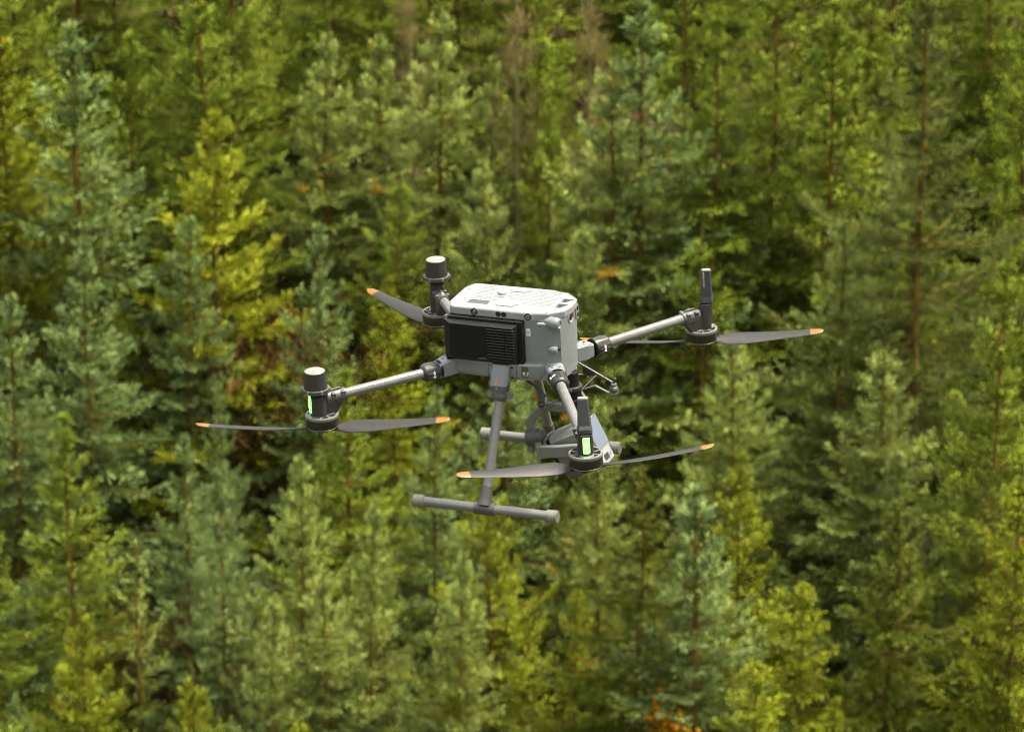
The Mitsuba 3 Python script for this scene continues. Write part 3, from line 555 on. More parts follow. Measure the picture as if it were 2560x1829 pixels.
def conifer(seed, H=7.0, R=1.6, e_top=46, e_bot=-2, upturn=30, whorl=0.62, per=6, inter=6, prof=1.1, twig=0.32, twig_step=0.062, hang=0.0, sp_l=0.07, sp_w=0.013,
            sp_step=0.038, cross=2, flat=0.8, sparse=1.0, tuft=0.1, leader=0.9, jit=0.15, tip=44):
    r = np.random.default_rng(seed)
    wob = r.normal(0, 0.02, 2)
    axis = lambda z: np.stack([wob[0] * np.sin(z * 1.3 + seed) + 0 * z, wob[1] * np.sin(z * 1.7 + seed) + 0 * z, z], -1)
    zs = np.linspace(0, H, 22)
    rad = 0.0068 * H * (1 - zs / H) ** 0.75 + 0.010
    trunk = [tube_mesh(axis(zs), rad, 8)]
    # branches
    B = []
    z = H * 0.06
    while z < H - leader * 0.45:
        u = z / H
        step = whorl * (0.75 + 0.45 * (1 - u)) * r.uniform(0.85, 1.15)
        n = per + r.integers(-1, 2)
        ph = r.uniform(0, 2 * np.pi)
        big = r.uniform(0.9, 1.1)
        for i in range(n):
            B.append((z + r.normal(0, 0.03), ph + i * 2 * np.pi / n + r.normal(0, 0.22), big * r.uniform(1 - jit, 1 + jit), 1.0))
        for i in range(inter):
            B.append((z + step * r.uniform(0.2, 0.9), r.uniform(0, 2 * np.pi), r.uniform(0.18, 0.7), 0.7))
        z += step
    P, D, L, W, RO, CB = [], [], [], [], [], []
    wood = []
    for bi, (z, az, k, q) in enumerate(B):
        if r.uniform() > sparse and z < H * 0.92:
            continue
        u = min(z / H, 1.0)
        Lb = (R * (1 - u) ** prof + 0.07) * k
        if u < 0.22: Lb *= 0.8 + u * 0.9
        el = math.radians(e_bot + (e_top - e_bot) * u ** 1.9 + r.normal(0, 6))
        m = 9
        t = np.linspace(0, 1, m)
        ang = el - math.radians(10) * np.sin(t * np.pi) + math.radians(upturn) * (t - 0.35) ** 2 * np.sign(t - 0.35) * 2.2
        dz, dr_ = np.sin(ang), np.cos(ang)
        side = r.normal(0, 0.12)
        aa = az + side * t
        st = Lb / (m - 1)
        path = np.cumsum(np.stack([dr_ * np.cos(aa), dr_ * np.sin(aa), dz], 1) * st, 0)
        path = path - path[0] + axis(np.array([min(z, H)]))[0]
        wood.append(tube_mesh(path[::2], np.linspace(0.007 + 0.007 * Lb, 0.002, 5), 4))
        dirs = unit(np.gradient(path, axis=0))
        def at(tt):
            x = tt * (m - 1)
            i = np.clip(x.astype(int), 0, m - 2)
            g = (x - i)[:, None]
            return path[i] * (1 - g) + path[i + 1] * g, unit(dirs[i] * (1 - g) + dirs[i + 1] * g)
        # twigs on both sides
        nt = max(3, int(Lb * 0.94 / twig_step))
        tt = np.concatenate([np.linspace(0.1, 0.99, nt) + r.normal(0, 0.01, nt), np.linspace(0.12, 0.97, nt) + r.normal(0, 0.01, nt)]).clip(0.05, 1)
        sg = np.concatenate([np.ones(nt), -np.ones(nt)])
        p0, bd = at(tt)
        lat = unit(np.cross(bd, [[0, 0, 1.0]])) * sg[:, None]
        up = np.cross(lat * sg[:, None], bd)
        fan = np.radians(r.normal(44, 8, len(tt)) - 14 * tt)
        td = bd * np.cos(fan)[:, None] + lat * np.sin(fan)[:, None] + up * (r.normal(0.10, 0.30 * (1 - flat) + 0.08, len(tt)))[:, None]
        td[:, 2] -= hang * r.uniform(0.4, 1.2, len(tt)) * (0.35 + 0.65 * (1 - u))
        td = unit(td)
        tl = (twig * Lb * (1 - tt) ** 0.75 * (0.35 + 0.65 * np.minimum(1, tt * 4)) + 0.055 + 0.035 * r.uniform(size=len(tt))) * r.uniform(0.75, 1.2, len(tt))
        p0 = np.vstack([p0, path[:-1]])
        td = np.vstack([td, np.diff(path, axis=0)])
        tl = np.concatenate([tl, np.full(m - 1, st * 1.05)])
        td = unit(td)
        # sprigs along each twig
        ns = np.maximum(2, np.round(tl / sp_step).astype(int))
        idx = np.repeat(np.arange(len(tl)), ns)
        off = np.concatenate([np.linspace(0.05, 1.0, n) for n in ns])
        fork = unit(np.cross(td, np.where(np.abs(td[:, 2:3]) < 0.95, [[0, 0, 1.0]], [[1.0, 0, 0]])))
        N = len(idx)
        s_ = np.where(r.uniform(size=N) < 0.5, 1, -1) * (1 - off) ** 0.5
        droop = hang * 0.16 * off ** 2 * tl[idx]
        pp = p0[idx] + td[idx] * (off * tl[idx])[:, None]
        pp[:, 2] -= droop
        rnd = r.normal(0, 1, (N, 3))
        for c in range(cross):
            rnd = r.normal(0, 1, (N, 3))
            dd = unit(td[idx] * 1.0 + fork[idx] * (s_ * r.uniform(0.5, 1.1, N))[:, None] + rnd * (0.26 + tuft * 0.3))
            dd[:, 2] -= hang * 0.35
            P.append(pp + rnd * 0.006); D.append(dd)
            sz = r.uniform(0.75, 1.25, N) * (1 + tuft * off)
            L.append(sp_l * sz * q ** 0.2); W.append(sp_w * sz)
            RO.append(r.normal(0, 0.55, N))
            CB.append(np.stack([np.full(N, bi), off, r.uniform(size=N), tt[idx.clip(0, len(tt) - 1)]], 1))
        # the brush of young needles at the branch's end
        nb = int(tip * (0.6 + 0.5 * r.uniform()))
        tb = 1 - 0.34 * r.uniform(size=nb) ** 1.2
        pb, db = at(tb)
        P.append(pb + r.normal(0, 0.02, (nb, 3))); D.append(unit(db + r.normal(0, 0.42, (nb, 3)) + [[0, 0, 0.22 - hang * 0.7]])); L.append(sp_l * r.uniform(0.8, 1.3, nb)); W.append(sp_w * r.uniform(0.8, 1.4, nb)); RO.append(r.normal(0, 0.6, nb))
        CB.append(np.stack([np.full(nb, bi), np.ones(nb), 0.12 + 0.88 * r.uniform(size=nb), np.ones(nb)], 1))
    # the leader shoot
    n = int(leader / 0.014)
    zz = H + 0.05 - leader * r.uniform(0, 1, n) ** 0.8
    a = r.uniform(0, 2 * np.pi, n)
    P.append(axis(zz)); D.append(np.stack([np.cos(a), np.sin(a), r.uniform(0.9, 2.4, n)], 1)); L.append(sp_l * (0.45 + 0.5 * (H - zz) / leader)); W.append(np.full(n, sp_w * 0.8)); RO.append(r.uniform(0, 3, n))
    CB.append(np.stack([np.full(n, 9999), np.ones(n), r.uniform(size=n), np.ones(n)], 1))
    P, D, L, W, RO, CB = np.vstack(P), np.vstack(D), np.concatenate(L), np.concatenate(W), np.concatenate(RO), np.vstack(CB)
    crown = sprigs(P, D, L, W, RO)
    tv, tf, o = [], [], 0
    for v, f in trunk + wood:
        tv.append(v); tf.append(f + o); o += len(v)
    return (np.vstack(tv), np.vstack(tf)), crown, CB

def dye(CB, seed, old, young, brown=0.02, orange=0.0):
    """a colour for every sprig: its branch's own tone, new growth at the twig ends, a few dead or turning sprigs"""
    r = np.random.default_rng(seed)
    tone = r.uniform(0.78, 1.22, 12000)[CB[:, 0].astype(int)]
    new = (CB[:, 1] > 0.74) & (CB[:, 2] > 0.2)
    mixv = np.where(new, 0.4 + 0.6 * CB[:, 2], 0.25 * CB[:, 2])[:, None]
    c = (V(old) * (1 - mixv) + V(young) * mixv) * tone[:, None] * r.uniform(0.8, 1.2, (len(CB), 1))
    dead = r.uniform(size=len(CB)) < brown
    c[dead] = V((0.10, 0.066, 0.006)) * r.uniform(0.6, 1.3, (dead.sum(), 1))
    if orange:
        clump = r.uniform(size=12000) < orange
        k = clump[CB[:, 0].astype(int)] & (CB[:, 1] > 0.2) & (r.uniform(size=len(CB)) < 0.4) & (CB[:, 3] > 0.7)
        c[k] = V((0.42, 0.17, 0.012)) * r.uniform(0.7, 1.25, (k.sum(), 1))
    return np.repeat(c, 4, 0)

scene['needles'] = {'type': 'principledthin', 'base_color': {'type': 'mesh_attribute', 'name': 'vertex_color'}, 'roughness': 0.45, 'diff_trans': 0.12, 'eta': 1.35}
def bark(p, n, uv):
    a = fbm(p.x * 9, p.y * 9, p.z * 2.2, 4)
    b = noise(p.x * 40, p.y * 40, p.z * 9)
    return mix((0.055, 0.038, 0.006), (0.21, 0.14, 0.022), smoothstep(0.3, 0.75, a)) * (0.65 + 0.6 * b)
mat('bark', base_color=proc(bark), roughness=0.85, specular=0.2)

KINDS = {}
mat('bark_pale', base_color=proc(lambda p, n, uv: mix((0.13, 0.105, 0.05), (0.26, 0.21, 0.10), fbm(p.x * 6, p.y * 6, p.z * 2, 3))), roughness=0.85, specular=0.2)
def kind(name, shape_seed, args, old, young, wood='bark', **more):
    (tv, tf), (cv, cf), CB = conifer(shape_seed, **args)
    KINDS[name] = args.get('H', 7.0)
    scene[name] = {'type': 'shapegroup',
                   'trunk': mikit.ply((tv, tf), wood, smooth=True),
                   'crown': mikit.ply((cv, cf), 'needles', color=dye(CB, shape_seed, old, young, **more))}
    return len(tf) + len(cf)

SITKA = dict(H=7.0, R=2.4)
PINE = dict(H=7.0, R=2.7, e_top=52, e_bot=4, upturn=30, whorl=0.62, per=6, inter=4, twig=0.30, sp_l=0.085, sp_w=0.014, tuft=0.3, flat=0.5, prof=1.05, tip=50)
FIR = dict(H=9.0, R=3.2, e_top=40, e_bot=-8, upturn=40, whorl=0.66, per=6, inter=5, twig=0.30, twig_step=0.065, sp_l=0.075, sp_w=0.013, flat=0.85, prof=1.0, jit=0.2, tip=44)
NORWAY = dict(H=8.0, R=2.7, e_top=38, e_bot=-10, upturn=32, whorl=0.66, per=6, inter=5, twig=0.34, hang=0.7, sp_l=0.085, sp_w=0.015, flat=0.7, prof=1.0, jit=0.18, tip=36)
THIN = dict(H=6.5, R=1.6, e_top=40, e_bot=0, upturn=34, whorl=0.55, per=4, inter=1, twig=0.16, twig_step=0.08, sparse=0.8, leader=1.1, tip=14)
DENSE = dict(H=6.5, R=2.1, e_top=48, e_bot=8, upturn=30, whorl=0.50, per=7, inter=5, twig=0.30, flat=0.6, tuft=0.15, prof=1.0, tip=40)
BLUE, BLUEY = (0.029, 0.047, 0.002), (0.31, 0.42, 0.15)
GREEN, GREENY = (0.037, 0.053, 0.0004), (0.27, 0.355, 0.05)
OLIVE, OLIVEY = (0.045, 0.057, 0.0004), (0.32, 0.37, 0.035)
YEL, YELY = (0.105, 0.125, 0.001), (0.44, 0.48, 0.05)
PALE, PALEY = (0.052, 0.070, 0.001), (0.42, 0.51, 0.145)
tri = 0
for nm, sd, a, c0, c1, kw in (
        ('spruce_blue_a', 11, SITKA, BLUE, BLUEY, {}), ('spruce_blue_b', 12, {**SITKA, 'H': 6.5, 'R': 2.2, 'e_bot': 4}, BLUE, BLUEY, {}),
        ('spruce_green_a', 13, SITKA, GREEN, GREENY, {}), ('spruce_green_b', 14, {**SITKA, 'R': 2.6, 'e_bot': -8, 'upturn': 34}, GREEN, GREENY, {}),
        ('spruce_pale_a', 15, DENSE, PALE, PALEY, dict(orange=0.03)), ('spruce_pale_b', 16, {**DENSE, 'H': 7.0, 'R': 2.4, 'e_top': 44, 'e_bot': 2}, PALE, PALEY, dict(orange=0.05)),
        ('spruce_olive_a', 17, DENSE, OLIVE, OLIVEY, dict(orange=0.02)), ('spruce_olive_b', 18, {**SITKA, 'R': 2.4}, OLIVE, OLIVEY, {}),
        ('pine_yellow', 19, PINE, YEL, YELY, {}), ('fir_green', 20, FIR, GREEN, GREENY, {}), ('fir_olive', 21, FIR, (0.055, 0.07, 0.012), (0.125, 0.15, 0.05), {}),
        ('norway_green', 22, NORWAY, GREEN, (0.135, 0.16, 0.035), {}), ('norway_olive', 23, {**NORWAY, 'R': 2.4}, OLIVE, OLIVEY, dict(brown=0.06)),
        ('thin_leader', 24, THIN, PALE, PALEY, {}), ('spruce_green_c', 25, {**SITKA, 'R': 2.4}, GREEN, GREENY, {})):
    n = kind(nm, sd, a, c0, c1, **kw)
    tri += n
kind('bare_larch', 31, {**THIN, 'H': 8.0, 'R': 1.7, 'e_top': 60, 'e_bot': 30, 'per': 4, 'inter': 1, 'whorl': 0.55, 'sparse': 0.9, 'twig': 0.42, 'twig_step': 0.3, 'sp_l': 0.3, 'sp_w': 0.010, 'sp_step': 0.3, 'cross': 1, 'tip': 3, 'jit': 0.45},
     (0.20, 0.16, 0.06), (0.30, 0.24, 0.10), wood='bark_pale')

def sapling(seed, H, R, n, col, leaf):
    """a young broadleaf: a few rising stems with leaves around their upper parts"""
    r = np.random.default_rng(seed)
    wood, P, D = [], [], []
    for i in range(n):
        a, e = r.uniform(0, 2 * np.pi), r.uniform(0.55, 1.35)
        t = np.linspace(0, 1, 8)
        L = H * r.uniform(0.7, 1.05)
        path = np.stack([np.cos(a) * R * t ** 1.4 * math.cos(e) * 1.6, np.sin(a) * R * t ** 1.4 * math.cos(e) * 1.6, L * t], 1) + np.vstack([[0, 0, 0], r.normal(0, 0.025, (7, 3))]).cumsum(0)
        wood.append(tube_mesh(path, np.linspace(0.018, 0.003, 8), 5))
        m = 260
        tt = r.uniform(0.45, 1.0, m) ** 0.7
        q = path[(tt * 6.99).astype(int)]
        P.append(q + r.normal(0, 0.16, (m, 3))); D.append(r.normal(0, 1, (m, 3)) + V([0, 0, -0.2]))
    P, D = np.vstack(P), np.vstack(D)
    N = len(P)
    sv, sf = sprigs(P, D, leaf * r.uniform(0.7, 1.3, N), leaf * 0.75 * r.uniform(0.7, 1.3, N), r.uniform(0, 3, N))
    c = np.repeat(V(col) * r.uniform(0.6, 1.25, (N, 1)) * np.stack([np.ones(N), r.uniform(0.75, 1.25, N), np.ones(N)], 1), 4, 0)
    tv, tf, o = [], [], 0
    for v, f in wood:
        tv.append(v); tf.append(f + o); o += len(v)
    return (np.vstack(tv), np.vstack(tf)), (sv, sf), c
def sap(name, seed, H, R, n, col, leaf):
    (tv, tf), cr, c = sapling(seed, H, R, n, col, leaf)
    KINDS[name] = H
    scene[name] = {'type': 'shapegroup', 'stems': mikit.ply((tv, tf), 'bark', smooth=True), 'leaves': mikit.ply(cr, 'needles', color=c)}
sap('sapling_orange', 41, 6.0, 0.8, 10, (0.36, 0.15, 0.004), 0.10)

def brush(name, seed, H, R, n, col):
    """a heap of dead arching fronds and twigs"""
    r = np.random.default_rng(seed)
    P, D, L, W = [], [], [], []
    wood = []
    for i in range(n):
        a, b = r.uniform(0, 2 * np.pi), r.uniform(0, 2 * np.pi)
        base = V([math.cos(b), math.sin(b), 0]) * R * 0.6 * math.sqrt(r.uniform())
        t = np.linspace(0, 1, 8)
        h, l = H * r.uniform(0.5, 1.0), R * r.uniform(0.4, 0.9)
        path = base + np.stack([np.cos(a) * l * t, np.sin(a) * l * t, h * np.sin(t * 2.2)], 1) + r.normal(0, 0.02, (8, 3)).cumsum(0)
        wood.append(tube_mesh(path, np.linspace(0.012, 0.003, 8), 4))
        m = 46
        tt = r.uniform(0.15, 1, m)
        P.append(path[(tt * 6.99).astype(int)] + r.normal(0, 0.02, (m, 3))); D.append(r.normal(0, 1, (m, 3)) + V([np.cos(a), np.sin(a), -0.3]) * 0.8)
        L.append(r.uniform(0.05, 0.16, m)); W.append(r.uniform(0.012, 0.035, m))
    P, D, L, W = np.vstack(P), np.vstack(D), np.concatenate(L), np.concatenate(W)
    c = np.repeat(V(col) * r.uniform(0.4, 1.5, (len(P), 1)), 4, 0)
    tv, tf, o = [], [], 0
    for v, f in wood:
        tv.append(v); tf.append(f + o); o += len(v)
    KINDS[name] = H
    scene[name] = {'type': 'shapegroup', 'stems': mikit.ply((np.vstack(tv), np.vstack(tf)), 'bark', smooth=True), 'fronds': mikit.ply(sprigs(P, D, L, W, r.uniform(0, 3, len(P))), 'needles', color=c)}
brush('brushwood', 51, 1.1, 1.1, 150, (0.078, 0.050, 0.014))

